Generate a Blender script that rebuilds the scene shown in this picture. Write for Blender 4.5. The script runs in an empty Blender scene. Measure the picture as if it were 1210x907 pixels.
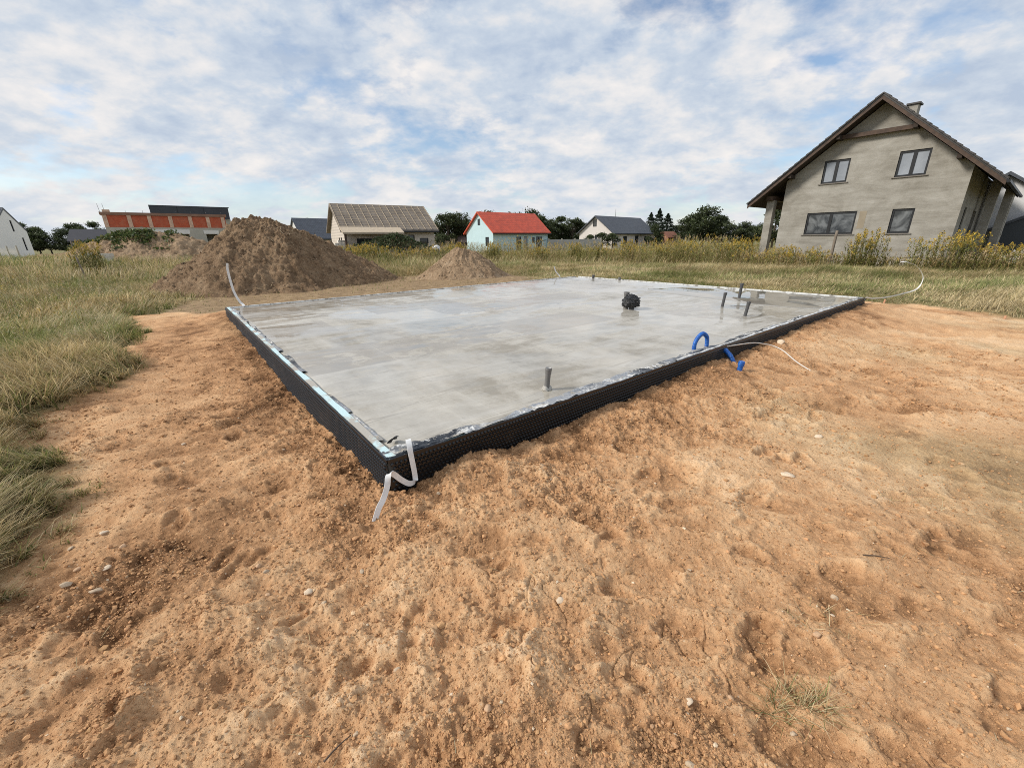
import bpy, bmesh, math, random
import numpy as np
from mathutils import Vector, Matrix

PI = math.pi
rng = np.random.default_rng(11)
random.seed(5)
scene = bpy.context.scene
COL = scene.collection

# ------------------------------------------------------------------ helpers
def tag(o, label=None, cat=None, group=None, kind=None):
    if label: o['label'] = label
    if cat: o['category'] = cat
    if group: o['group'] = group
    if kind: o['kind'] = kind
    return o

def empty(name, loc=(0, 0, 0), rz=0.0):
    o = bpy.data.objects.new(name, None)
    o.empty_display_size = 0.2
    o.location = loc
    o.rotation_euler = (0, 0, rz)
    COL.objects.link(o)
    return o

def link(name, me, mat=None, parent=None):
    o = bpy.data.objects.new(name, me)
    if mat is not None and len(me.materials) == 0:
        for m in (mat if isinstance(mat, (list, tuple)) else [mat]):
            me.materials.append(m)
    COL.objects.link(o)
    if parent is not None:
        o.parent = parent
    return o

def copy_tree(o, parent=None):
    c = o.copy()
    COL.objects.link(c)
    if parent is not None:
        c.parent = parent
        c.matrix_parent_inverse = Matrix.Identity(4)
    for ch in list(o.children):
        copy_tree(ch, c)
    return c

def np_mesh(name, V, quads=None, tris=None, smooth=False, attrs=None, midx=None):
    me = bpy.data.meshes.new(name)
    V = np.ascontiguousarray(V, dtype=np.float32)
    me.vertices.add(len(V))
    me.vertices.foreach_set('co', V.ravel())
    parts, sizes = [], []
    if quads is not None and len(quads):
        parts.append(np.asarray(quads, dtype=np.int32).ravel()); sizes.append(np.full(len(quads), 4, np.int32))
    if tris is not None and len(tris):
        parts.append(np.asarray(tris, dtype=np.int32).ravel()); sizes.append(np.full(len(tris), 3, np.int32))
    li = np.concatenate(parts); sz = np.concatenate(sizes)
    me.loops.add(len(li))
    me.loops.foreach_set('vertex_index', li)
    me.polygons.add(len(sz))
    st = np.zeros(len(sz), np.int32); st[1:] = np.cumsum(sz)[:-1]
    me.polygons.foreach_set('loop_start', st)
    me.polygons.foreach_set('loop_total', sz)
    me.polygons.foreach_set('use_smooth', np.full(len(sz), bool(smooth)))
    if midx is not None:
        me.polygons.foreach_set('material_index', np.asarray(midx, np.int32))
    me.update(calc_edges=True)
    for k, a in (attrs or {}).items():
        a = np.asarray(a, np.float32)
        if a.ndim == 1:
            at = me.attributes.new(k, 'FLOAT', 'POINT'); at.data.foreach_set('value', a)
        else:
            if a.shape[1] == 3:
                a = np.concatenate([a, np.ones((len(a), 1), np.float32)], 1)
            at = me.attributes.new(k, 'FLOAT_COLOR', 'POINT'); at.data.foreach_set('color', np.ascontiguousarray(a).ravel())
    return me

def vnoise(x, y, seed=0):
    xi = np.floor(x).astype(np.int64); yi = np.floor(y).astype(np.int64)
    fx = x - xi; fy = y - yi
    fx = fx * fx * fx * (fx * (fx * 6 - 15) + 10); fy = fy * fy * fy * (fy * (fy * 6 - 15) + 10)
    def hsh(a, b):
        h = (a * 374761393 + b * 668265263 + seed * 974634541) & 0xffffffff
        h = ((h ^ (h >> 13)) * 1274126177) & 0xffffffff
        h = ((h ^ (h >> 15)) * 2246822519) & 0xffffffff
        return ((h ^ (h >> 16)) & 0xffffff) / float(0xffffff)
    a = hsh(xi, yi); b = hsh(xi + 1, yi); c = hsh(xi, yi + 1); d = hsh(xi + 1, yi + 1)
    return (a + (b - a) * fx) * (1 - fy) + (c + (d - c) * fx) * fy

def fbm(x, y, octv=4, seed=0, gain=0.5):
    s = np.zeros_like(x); amp = 1.0; tot = 0.0
    ca, sa = math.cos(0.7), math.sin(0.7)
    for i in range(octv):
        s += amp * (vnoise(x, y, seed + i * 17) - 0.5); tot += amp
        x, y = (x * ca - y * sa) * 2.03 + 3.1, (x * sa + y * ca) * 2.03 - 1.7
        amp *= gain
    return s / tot * 2.0

def sstep(a, b, x):
    t = np.clip((x - a) / (b - a), 0, 1)
    return t * t * (3 - 2 * t)

# ------------------------------------------------------------------ node helpers
class NT:
    def __init__(self, name):
        self.mat = bpy.data.materials.new(name); self.mat.use_nodes = True
        self.nt = self.mat.node_tree; self.nt.nodes.clear()
        self.out = self.nt.nodes.new('ShaderNodeOutputMaterial')
        self.b = self.nt.nodes.new('ShaderNodeBsdfPrincipled')
        self.nt.links.new(self.b.outputs[0], self.out.inputs[0])
    def n(self, typ, **kw):
        nd = self.nt.nodes.new('ShaderNode' + typ)
        for k, v in kw.items():
            if hasattr(nd, k) and k not in nd.inputs: setattr(nd, k, v)
            else: self.put(nd.inputs[k], v)
        return nd
    def put(self, sock, v):
        if hasattr(v, 'outputs'): v = v.outputs[0]
        if isinstance(v, bpy.types.NodeSocket): self.nt.links.new(v, sock)
        elif isinstance(v, (tuple, list)) and len(v) == 3 and sock.type == 'RGBA': sock.default_value = (*v, 1)
        else: sock.default_value = v
    def set(self, **kw):
        for k, v in kw.items(): self.put(self.b.inputs[k.replace('_', ' ')], v)
        return self
    def coord(self, kind='Object', scale=(1, 1, 1), rot=(0, 0, 0)):
        tc = self.nt.nodes.new('ShaderNodeTexCoord')
        mp = self.nt.nodes.new('ShaderNodeMapping')
        mp.inputs['Scale'].default_value = scale; mp.inputs['Rotation'].default_value = rot
        self.nt.links.new(tc.outputs[kind], mp.inputs[0])
        return mp.outputs[0]
    def noise(self, co, scale, detail=4, rough=0.55, dist=0.0):
        nd = self.n('TexNoise'); nd.inputs['Scale'].default_value = scale; nd.inputs['Detail'].default_value = detail
        nd.inputs['Roughness'].default_value = rough; nd.inputs['Distortion'].default_value = dist
        self.nt.links.new(co, nd.inputs['Vector'])
        return nd.outputs[0]
    def ramp(self, fac, stops):
        nd = self.n('ValToRGB'); self.put(nd.inputs[0], fac)
        e = nd.color_ramp.elements
        while len(e) < len(stops): e.new(0.5)
        for i, (p, c) in enumerate(stops):
            e[i].position = p
            e[i].color = (*c, 1) if isinstance(c, (tuple, list)) else (c, c, c, 1)
        return nd.outputs[0]
    def mix(self, fac, a, b, mode='MIX'):
        nd = self.n('Mix'); nd.data_type = 'RGBA'; nd.blend_type = mode
        self.put(nd.inputs[0], fac); self.put(nd.inputs[6], a); self.put(nd.inputs[7], b)
        return nd.outputs[2]
    def math(self, op, a, b=None, c=None, clamp=False):
        nd = self.n('Math'); nd.operation = op; nd.use_clamp = clamp
        self.put(nd.inputs[0], a)
        if b is not None: self.put(nd.inputs[1], b)
        if c is not None: self.put(nd.inputs[2], c)
        return nd.outputs[0]
    def attr(self, name):
        nd = self.n('Attribute'); nd.attribute_name = name
        return nd
    def bump(self, h, strength=0.3, dist=0.01, normal=None):
        nd = self.n('Bump'); self.put(nd.inputs['Height'], h)
        nd.inputs['Strength'].default_value = strength; nd.inputs['Distance'].default_value = dist
        if normal is not None: self.put(nd.inputs['Normal'], normal)
        return nd.outputs[0]

def simple_mat(name, col, rough=0.7, var=0.25, scale=3.0, bump=0.0, bscale=30, metallic=0.0, stretch=(1, 1, 1), spec=0.4):
    m = NT(name); co = m.coord(scale=stretch)
    f = m.noise(co, scale, 6, 0.6)
    a = tuple(c * (1 - var) for c in col); b = tuple(min(1, c * (1 + var)) for c in col)
    m.set(Base_Color=m.ramp(f, [(0.3, a), (0.7, b)]), Roughness=rough, Metallic=metallic)
    m.b.inputs['Specular IOR Level'].default_value = spec
    if bump: m.set(Normal=m.bump(m.noise(co, bscale, 5, 0.6), bump, 0.02))
    return m.mat

def leaf_mat(name, trans=0.3, rough=0.6):
    m = NT(name); a = m.attr('col')
    m.set(Base_Color=a.outputs['Color'], Roughness=rough)
    m.b.inputs['Specular IOR Level'].default_value = 0.25
    tr = m.n('BsdfTranslucent'); m.put(tr.inputs[0], a.outputs['Color'])
    mx = m.n('MixShader'); mx.inputs[0].default_value = trans
    m.nt.links.new(m.b.outputs[0], mx.inputs[1]); m.nt.links.new(tr.outputs[0], mx.inputs[2])
    m.nt.links.new(mx.outputs[0], m.out.inputs[0])
    return m.mat

# ------------------------------------------------------------------ plot frame
TH = 0.6782
U3 = np.array([-math.sin(TH), math.cos(TH), 0.0]); V3 = np.array([math.cos(TH), math.sin(TH), 0.0])
CN = np.array([-0.81, 2.356, 0.30]); SA, SB, ZS = 8.95, 11.6, 0.30
def slab_pt(a, b, z=0.0):
    p = CN + a * U3 + b * V3
    return np.array([p[0], p[1], z])
def slab_ab(x, y):
    dx = x - CN[0]; dy = y - CN[1]
    return dx * U3[0] + dy * U3[1], dx * V3[0] + dy * V3[1]

# ------------------------------------------------------------------ camera
cd = bpy.data.cameras.new('camera'); cam = bpy.data.objects.new('camera', cd); COL.objects.link(cam)
PIT, ROL = 0.3356, -0.0125
fw = Vector((0, math.cos(PIT), -math.sin(PIT))); up0 = Vector((0, math.sin(PIT), math.cos(PIT))); rt0 = Vector((1, 0, 0))
rt = rt0 * math.cos(ROL) + up0 * math.sin(ROL); up = -rt0 * math.sin(ROL) + up0 * math.cos(ROL)
R3 = Matrix((rt, up, -fw)).transposed()
cam.matrix_world = Matrix.Translation((0, 0, 1.65)) @ R3.to_4x4()
cd.sensor_fit = 'HORIZONTAL'; cd.sensor_width = 36; cd.lens = 485.0 / 1210 * 36
cd.clip_start = 0.05; cd.clip_end = 6000
scene.camera = cam

# ------------------------------------------------------------------ light and sky
SUN_AZ, SUN_EL = math.radians(-98), math.radians(36)      # azimuth from +y, clockwise positive
sd = bpy.data.lights.new('sun', 'SUN'); sun = bpy.data.objects.new('sun', sd); COL.objects.link(sun)
sd.energy = 3.6; sd.angle = math.radians(13); sd.color = (1.0, 0.94, 0.85)
sdir = Vector((math.sin(SUN_AZ) * math.cos(SUN_EL), math.cos(SUN_AZ) * math.cos(SUN_EL), math.sin(SUN_EL)))
sun.rotation_euler = sdir.to_track_quat('Z', 'Y').to_euler(); sun.location = (0, 0, 30)

w = bpy.data.worlds.new('World'); scene.world = w; w.use_nodes = True
wn = w.node_tree; wn.nodes.clear()
class WT(NT):
    def __init__(self, nt): self.nt = nt
W_ = WT(wn)
wo = wn.nodes.new('ShaderNodeOutputWorld')
sky = wn.nodes.new('ShaderNodeTexSky'); sky.sky_type = 'NISHITA'; sky.sun_disc = False
sky.sun_elevation = SUN_EL; sky.sun_rotation = SUN_AZ; sky.air_density = 1.0; sky.dust_density = 0.6; sky.ozone_density = 1.6
tc = wn.nodes.new('ShaderNodeTexCoord')
sep = wn.nodes.new('ShaderNodeSeparateXYZ'); wn.links.new(tc.outputs['Generated'], sep.inputs[0])
zc = W_.math('MAXIMUM', sep.outputs[2], 0.0)
den = W_.math('ADD', zc, 0.34)
ux = W_.math('DIVIDE', sep.outputs[0], den); uy = W_.math('DIVIDE', sep.outputs[1], den)
cmb = wn.nodes.new('ShaderNodeCombineXYZ'); W_.put(cmb.inputs[0], ux); W_.put(cmb.inputs[1], uy)
mp1 = wn.nodes.new('ShaderNodeMapping'); wn.links.new(cmb.outputs[0], mp1.inputs[0])
mp1.inputs['Rotation'].default_value = (0, 0, 0.2); mp1.inputs['Scale'].default_value = (1.5, 1.7, 1); mp1.inputs['Location'].default_value = (14.0, 23.5, 2.96)
co = mp1.outputs[0]
n_big = W_.noise(co, 0.75, 5, 0.55, 0.3)
n_mid = W_.noise(co, 2.3, 8, 0.55, 0.15)
n_puf = W_.noise(co, 7.5, 7, 0.58, 0.15)
dens = W_.math('MULTIPLY_ADD', n_mid, 0.55, W_.math('MULTIPLY', n_big, 0.75))      # ~0.65 mean
dens = W_.math('MULTIPLY_ADD', n_puf, 0.18, dens)
cover = W_.ramp(dens, [(0.60, 0.05), (0.74, 1.0)])
lit = W_.math('MULTIPLY_ADD', n_puf, 0.44, W_.math('MULTIPLY', W_.noise(co, 2.6, 9, 0.56, 0.15), 0.88))
ccol = W_.ramp(lit, [(0.48, (0.46, 0.555, 0.70)), (0.62, (0.60, 0.675, 0.775)), (0.73, (0.780, 0.790, 0.815)), (0.86, (0.93, 0.89, 0.865))])
hz = W_.math('POWER', W_.math('SUBTRACT', 1.0, zc), 9.0)                            # haze near horizon
ccol = W_.mix(W_.math('MULTIPLY', hz, 0.62), ccol, (0.79, 0.81, 0.83))
bg_sky = wn.nodes.new('ShaderNodeBackground'); wn.links.new(sky.outputs[0], bg_sky.inputs[0]); bg_sky.inputs[1].default_value = 0.15
bg_cl = wn.nodes.new('ShaderNodeBackground'); W_.put(bg_cl.inputs[0], ccol); bg_cl.inputs[1].default_value = 1.0
mxw = wn.nodes.new('ShaderNodeMixShader')
cov2 = W_.math('MAXIMUM', cover, W_.math('MULTIPLY', hz, 0.9), clamp=True)
W_.put(mxw.inputs[0], cov2); wn.links.new(bg_sky.outputs[0], mxw.inputs[1]); wn.links.new(bg_cl.outputs[0], mxw.inputs[2])
wn.links.new(mxw.outputs[0], wo.inputs[0])

scene.view_settings.view_transform = 'Standard'; scene.view_settings.look = 'None'
scene.view_settings.exposure = 0.0
scene.cycles.use_denoising = False
scene.cycles.filter_width = 0.95
scene.cycles.adaptive_threshold = 0.006
scene.cycles.sample_clamp_indirect = 4.0
scene.cycles.max_bounces = 6; scene.cycles.diffuse_bounces = 3; scene.cycles.glossy_bounces = 3
scene.cycles.transmission_bounces = 3; scene.cycles.caustics_reflective = False; scene.cycles.caustics_refractive = False

# ------------------------------------------------------------------ ground shape
SAND_POLY = np.array([(-2.3, -4), (-2.4, .6), (-2.55, 1.55), (-2.84, 2.0), (-3.02, 2.42), (-3.55, 2.76), (-4.22, 3.19), (-4.7, 3.94), (-4.93, 4.87),
    (-6.11, 6.33), (-9.3, 10.0), (-9.0, 10.9), (-6.7, 10.2), (-6.0, 10.2), (2.6, 17.0), (3.1, 16.9), (8.3, 10.2), (10.5, 10.6), (10.5, 8.4), (13, 7.2), (16, 6.5), (18, -4)])
SOIL_POLY = np.array([(-7.2, 9.2), (-9.6, 10.6), (-10.5, 14.6), (-6.6, 20.0), (-3.9, 22.5), (0.2, 22.0), (1.1, 18.6), (2.7, 16.8), (2.0, 15.0)])
def poly_sd(x, y, P):
    d = np.full(x.shape, 1e9); ins = np.zeros(x.shape, bool)
    n = len(P)
    for i in range(n):
        ax, ay = P[i]; bx, by = P[(i + 1) % n]
        ex, ey = bx - ax, by - ay
        t = np.clip(((x - ax) * ex + (y - ay) * ey) / (ex * ex + ey * ey), 0, 1)
        d = np.minimum(d, np.hypot(x - ax - ex * t, y - ay - ey * t))
        c = ((ay > y) != (by > y)) & (x < (bx - ax) * (y - ay) / (by - ay + 1e-12) + ax)
        ins ^= c
    return np.where(ins, d, -d)      # positive inside
def sand_mask(x, y):
    d = poly_sd(x, y, SAND_POLY) + 0.30 * fbm(x * 1.5, y * 1.5, 4, 91) * np.clip(np.hypot(x, y) * .25, .5, 1.3)
    return sstep(-0.25, 0.25, d)
def soil_mask(x, y):
    d = poly_sd(x, y, SOIL_POLY) + 0.9 * fbm(x * .7, y * .7, 4, 92)
    return sstep(-0.6, 0.6, d)

FOOT = []
fr = random.Random(3)
def add_trail(x0, y0, ang, n, step=0.62):
    x, y = x0, y0
    for i in range(n):
        s = 1 if i % 2 else -1
        FOOT.append((x - math.sin(ang) * .11 * s + fr.uniform(-.05, .05), y + math.cos(ang) * .11 * s + fr.uniform(-.05, .05), ang + fr.uniform(-.25, .25), fr.uniform(.010, .028)))
        x += math.cos(ang) * step * fr.uniform(.85, 1.1); y += math.sin(ang) * step * fr.uniform(.85, 1.1); ang += fr.uniform(-.12, .12)
for a in [(-1.6, 1.0, 2.1, 6), (-.6, 1.3, .55, 14), (.3, 1.2, .3, 6), (1.0, 1.5, .75, 9), (1.9, 1.2, .6, 8), (-1.5, 3.4, 2.25, 8), (0.6, 2.2, .66, 9),
          (3.0, 2.2, .9, 6), (.9, 2.0, 2.6, 3), (5, 6.6, .7, 6), (4.5, 2.5, 1.2, 5), (-3.0, 4.0, 2.0, 6), (3.6, 4.6, .5, 6)]:
    add_trail(*a)
for i in range(75):
    r = fr.uniform(1.0, 6); t = fr.uniform(-1.0, 1.2)
    FOOT.append((r * math.sin(t), r * math.cos(t), fr.uniform(0, 6.3), fr.uniform(.008, .022)))

SCOOP = []
for i in range(1100):
    r = math.exp(fr.uniform(math.log(.8), math.log(11))); t = fr.uniform(-1.15, 1.3)
    SCOOP.append((r * math.sin(t), r * math.cos(t), fr.uniform(.07, .22) * (1 + .05 * r), fr.uniform(0, 6.28), fr.uniform(.004, .014) * (1 + .06 * r)))
EDGE_L = ([-.3, 0, .4, .9, 1.6, 2.1, 3.1, 4.3, 6.5, 9, 9.6], [.05, .07, .09, .06, 0, .01, 0, .03, .07, .12, .14])
EDGE_R = ([-.3, 0, .3, .7, 1., 1.36, 2, 3, 4.07, 4.8, 6, 9, 11.8, 12.4], [.05, .05, .09, .16, .10, .07, .11, .14, .17, .11, .15, .18, .15, .12])
def crumb_mask(x, y):
    m = fbm(x * 1.25 + .2 * y, y * 1.25, 4, 40, .6)
    a, b = slab_ab(x, y)
    dl = np.where((a > -.5) & (a < 9.5), -b, 9); dr = np.where((b > -.5) & (b < 12), -a, 9)
    d = np.minimum(np.where(dl > -.1, dl, 9), np.where(dr > -.1, dr, 9))
    return np.clip(sstep(.02, .42, m) + .85 * np.exp(-(np.maximum(d, 0) / .55) ** 2), 0, 1)
def height(x, y, fine=True):
    r = np.hypot(x, y)
    sm = sand_mask(x, y)
    a, b = slab_ab(x, y)
    # undulation of the dug sand
    zs = .060 * fbm(x * .45, y * .45, 3, 1) + .052 * fbm(x * 1.4 + .3 * fbm(x * 2, y * 2, 2, 77), y * 1.4, 4, 2)
    rid = 1 - np.abs(fbm(x * 1.9, y * 2.6, 3, 8)) * 2.2
    zs += .020 * np.clip(rid, 0, 1) * sstep(-.2, .3, fbm(x * .6, y * .6, 2, 9))
    # sand spilled against the slab sides
    wx = .055 * fbm(a * 3.1, b * 3.1, 5, 31, .65)
    el = np.interp(a, *EDGE_L); er = np.interp(b, *EDGE_R)
    dl = np.where((a > -.6) & (a < SA + .8), np.maximum(-b, 0), 9); dr = np.where((b > -.6) & (b < SB + .8), np.maximum(-a, 0), 9)
    wl = np.exp(-(dl / .55) ** 2) * (b < .3) * sstep(-.7, -.1, a); wr = np.exp(-(dr / .75) ** 2) * (a < .3) * sstep(-.7, -.1, b)
    k = np.clip(wl + wr, 1e-6, None); ez = (wl * el + wr * er) / k; wk = np.clip(k, 0, 1)
    zs = zs * (1 - .65 * wk) + wk * (ez + wx * .75)
    # meadow
    zm = .10 * fbm(x * .12, y * .12, 3, 51) + .05 * fbm(x * .8, y * .8, 3, 52) + .02
    zm += .72 * sstep(18, 36, -x * .75 + y * .55) * sstep(4, 14, -x)
    db = np.maximum(a - SA, b - SB); wb = np.exp(-(np.maximum(db, 0) / 1.2) ** 2) * ((a > -1) & (b > -1) & (db > -.4))
    zm = zm * (1 - wb) + .19 * wb
    z = zm * (1 - sm) + zs * sm
    if fine:
        cm = crumb_mask(x, y) * sm * np.clip(1.3 - r / 22, .3, 1)
        # footprints
        order = np.argsort(x); xs_ = x[order]
        for (fx, fy, fa, fd) in FOOT:
            i = order[np.searchsorted(xs_, fx - .3):np.searchsorted(xs_, fx + .3)]
            if len(i) == 0: continue
            i = i[np.abs(y[i] - fy) < .3]
            if len(i) == 0: continue
            dx = x[i] - fx; dy = y[i] - fy
            lx = dx * math.cos(fa) + dy * math.sin(fa); ly = -dx * math.sin(fa) + dy * math.cos(fa)
            ww = .050 + .012 * np.sin((lx + .14) * 14)
            q = (np.abs(lx / .14) ** 2.4 + np.abs(ly / ww) ** 2.4) ** (1 / 2.4) + .50 * fbm(x[i] * 11, y[i] * 11, 3, 33)
            part = sstep(-.45, .35, fbm(x[i] * 5, y[i] * 5, 2, 34) + .35 * np.cos(fa * 7 + np.arctan2(ly, lx)))
            dep = (-fd * (1 - sstep(.62, 1.1, q)) + fd * .55 * np.exp(-((q - 1.3) / .28) ** 2)) * part
            z[i] += dep * sm[i]
            cm[i] *= np.where(q < .95, .35, 1)
        wn1 = .55 * fbm(x * 13, y * 13, 3, 35, .6)
        for (fx, fy, R0, fa, fd) in SCOOP:
            i = order[np.searchsorted(xs_, fx - R0 * 1.6):np.searchsorted(xs_, fx + R0 * 1.6)]
            if len(i) == 0: continue
            i = i[np.abs(y[i] - fy) < R0 * 1.6]
            dx = x[i] - fx; dy = y[i] - fy; q = np.hypot(dx, dy * 1.25) / R0 + .38 * wn1[i]
            cr = .55 + .45 * np.cos(np.arctan2(dy, dx) - fa)
            z[i] += (-fd * (1 - sstep(.72, 1.0, q)) * cr + fd * .5 * np.exp(-((q - 1.1) / .16) ** 2) * cr) * sm[i]
        hf = fbm(x * 9, y * 9, 3, 21, .6); hf2 = fbm(x * 27, y * 27, 3, 22, .6); hf3 = fbm(x * 80, y * 80, 2, 23)
        rub = fbm(x * 4.2, y * 4.2, 3, 27, .6)
        z += sm * (cm * (.015 * hf + .018 * np.maximum(hf2, -.25) + .006 * hf3 + .014 * rub) + .0062 * hf2 * np.clip(.55 + 1.1 * fbm(x * 1.7, y * 1.7, 2, 28), .1, 1.5) + .0034 * hf3 + .0045 * hf + .009 * rub)
        # cracks and drag marks
        ck = np.abs(fbm(x * 2.6 + .5 * fbm(x * 5, y * 5, 2, 44), y * 2.6, 3, 45, .6)); z -= sm * .011 * (1 - sstep(.0, .035, ck)) * sstep(-.1, .35, fbm(x * .9, y * .9, 3, 46))
        wind = fbm((x * .8 + y * .6) * 3.2, (-x * .6 + y * .8) * 11, 3, 29)
        z += sm * .011 * wind
    ins = (a > .06) & (b > .06) & (a < SA - .06) & (b < SB - .06)
    z = np.where(ins, np.minimum(z, .0), z)
    z = np.where(r > 46, z * (1 - sstep(46, 66, r)), z)
    return z

# ---- sand / meadow ground mesh (denser near, coarser far)
NA, NR = 1250, 1160
az = np.radians(np.linspace(-105, 105, NA)); rr = np.geomspace(.35, 70, NR)
AZ, RR = np.meshgrid(az, rr)
gx = (RR * np.sin(AZ)).ravel(); gy = (RR * np.cos(AZ)).ravel()
gz = height(gx, gy)
gs = sand_mask(gx, gy); gso = soil_mask(gx, gy); gcm = crumb_mask(gx, gy)
ga, gb = slab_ab(gx, gy)
moist = fbm(gx * .55, gy * .55, 4, 61, .6) * .5 + .5
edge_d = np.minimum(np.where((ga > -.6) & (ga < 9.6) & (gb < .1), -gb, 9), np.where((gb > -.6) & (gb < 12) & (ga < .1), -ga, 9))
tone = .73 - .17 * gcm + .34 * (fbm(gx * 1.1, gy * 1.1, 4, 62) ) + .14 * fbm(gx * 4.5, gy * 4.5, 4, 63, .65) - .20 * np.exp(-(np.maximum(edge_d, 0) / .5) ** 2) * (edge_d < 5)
# sand tone follows fine relief: darker in hollows, paler on raised spots
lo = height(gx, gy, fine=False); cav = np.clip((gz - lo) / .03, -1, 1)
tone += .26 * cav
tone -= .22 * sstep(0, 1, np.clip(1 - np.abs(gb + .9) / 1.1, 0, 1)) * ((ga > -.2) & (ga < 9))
grey = sstep(.0, .8, fbm(gx * .5, gy * .5, 3, 66) + .55 * sstep(.9, 3.0, gx - .2 * gy) - .25)
idx = np.arange(NA * NR).reshape(NR, NA)
Q = np.stack([idx[:-1, :-1], idx[:-1, 1:], idx[1:, 1:], idx[1:, :-1]], -1).reshape(-1, 4)[:, ::-1]
qs = gs[Q].mean(1) > .5
def sub_mesh(name, mask):
    q = Q[mask]; used = np.unique(q); remap = np.zeros(NA * NR, np.int64); remap[used] = np.arange(len(used))
    V = np.stack([gx[used], gy[used], gz[used]], 1)
    return np_mesh(name, V, remap[q], smooth=True, attrs=dict(tone=tone[used], sand=gs[used], soil=gso[used], grey=grey[used]))

def ground_material():
    m = NT('sand_and_turf'); co = m.coord()
    t = m.attr('tone').outputs['Fac']; s = m.attr('sand').outputs['Fac']; so = m.attr('soil').outputs['Fac']; g = m.attr('grey').outputs['Fac']
    fine = m.noise(co, 45, 6, .7); med = m.noise(co, 9, 6, .65); grain = m.noise(co, 260, 3, .7)
    tt = m.math('ADD', t, m.math('MULTIPLY_ADD', fine, .62, -.31)); tt = m.math('ADD', tt, m.math('MULTIPLY_ADD', med, .40, -.20))
    tt = m.math('ADD', tt, m.math('MULTIPLY_ADD', grain, .55, -.275))
    sand = m.ramp(tt, [(0.05, (.135, .063, .026)), (.30, (.345, .182, .086)), (.54, (.575, .327, .165)), (.84, (.71, .455, .250)), (1., (.77, .53, .32))])
    sand = m.mix(m.math('MULTIPLY', g, .8), sand, m.ramp(tt, [(.1, (.17, .11, .06)), (.6, (.46, .325, .175)), (1., (.66, .50, .30))]))
    # pale grit grains
    vo = m.n('TexVoronoi'); vo.inputs['Scale'].default_value = 70; m.put(vo.inputs['Vector'], co)
    sepc = m.n('SeparateColor'); m.put(sepc.inputs[0], vo.outputs['Color'])
    gm = m.math('MULTIPLY', m.math('GREATER_THAN', sepc.outputs[0], .93), m.math('LESS_THAN', vo.outputs['Distance'], .26))
    sand = m.mix(m.math('MULTIPLY', gm, .6), sand, (.66, .53, .38))
    soil = m.ramp(m.math('ADD', m.noise(co, 3.5, 7, .7), m.math('MULTIPLY_ADD', fine, .4, -.2)), [(.25, (.13, .085, .05)), (.5, (.30, .205, .115)), (.8, (.45, .33, .19))])
    turf = m.ramp(m.math('ADD', m.noise(co, 1.2, 7, .7), m.math('MULTIPLY_ADD', fine, .4, -.2)), [(.25, (.09, .085, .035)), (.5, (.22, .185, .08)), (.8, (.38, .31, .15))])
    c = m.mix(so, turf, soil); c = m.mix(s, c, sand)
    m.set(Base_Color=c, Roughness=.93); m.b.inputs['Specular IOR Level'].default_value = .18
    b1 = m.bump(m.math('ADD', m.noise(co, 60, 7, .7), m.math('MULTIPLY', grain, .5)), .8, .016)
    vo2 = m.n('TexVoronoi'); vo2.inputs['Scale'].default_value = 38; m.put(vo2.inputs['Vector'], co)
    b2 = m.bump(m.math('SUBTRACT', 1.0, vo2.outputs['Distance']), .5, .012, b1)
    m.set(Normal=b2)
    return m.mat
GM = ground_material()
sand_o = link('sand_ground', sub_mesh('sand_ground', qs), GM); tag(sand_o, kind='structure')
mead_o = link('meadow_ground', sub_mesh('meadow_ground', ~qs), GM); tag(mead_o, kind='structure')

# far fields, to the horizon
fr_ = np.array([.01, 20, 45, 60, 72, 95, 140, 220, 400, 800, 1600, 3500]); fa_ = np.linspace(0, 2 * PI, 129)[:-1]
FA, FR = np.meshgrid(fa_, fr_); fx_ = (FR * np.sin(FA)).ravel(); fy_ = (FR * np.cos(FA)).ravel()
fz_ = np.where(FR.ravel() < 61, -.30, -.02)
i2 = np.arange(len(fr_) * 128).reshape(len(fr_), 128); i2n = np.roll(i2, -1, 1)
fq = np.stack([i2[:-1], i2n[:-1], i2n[1:], i2[1:]], -1).reshape(-1, 4)[:, ::-1]
field_mat = simple_mat('field_turf', (.20, .18, .08), .95, .4, .3, spec=.1)
tag(link('terrain', np_mesh('terrain', np.stack([fx_, fy_, fz_], 1), fq, smooth=True), field_mat), kind='structure')

# ------------------------------------------------------------------ clods, grit, stones
def ico(sub):
    bm = bmesh.new(); bmesh.ops.create_icosphere(bm, subdivisions=sub, radius=1)
    v = np.array([x.co[:] for x in bm.verts]); f = np.array([[q.index for q in p.verts] for p in bm.faces]); bm.free()
    return v, f
def scatter_lumps(name, x, y, size, colr, mat, sub=1, flat=.7, sink=.25, smooth=False):
    v0, f0 = ico(sub); n = len(x); k = len(v0)
    r = np.random.default_rng(len(x))
    dirs = r.normal(size=(n, 3)) ; scl = size[:, None] * r.uniform(.65, 1.25, (n, 3)) * np.array([1, 1, flat])
    jit = r.uniform(.58, 1.28, (n, k, 1))
    a = r.uniform(0, 6.28, n); c, s = np.cos(a)[:, None], np.sin(a)[:, None]
    L = v0[None] * jit * scl[:, None, :]
    X = L[..., 0] * c - L[..., 1] * s; Y = L[..., 0] * s + L[..., 1] * c
    z = height(x, y)
    P = np.stack([X + x[:, None], Y + y[:, None], L[..., 2] + z[:, None] + (size * flat * (1 - 2 * sink))[:, None] * .6], -1).reshape(-1, 3)
    F = (f0[None] + (np.arange(n) * k)[:, None, None]).reshape(-1, 3)
    C = np.repeat(colr, k, axis=0)
    return link(name, np_mesh(name, P, tris=F, smooth=smooth, attrs=dict(col=C)), mat)
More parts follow.
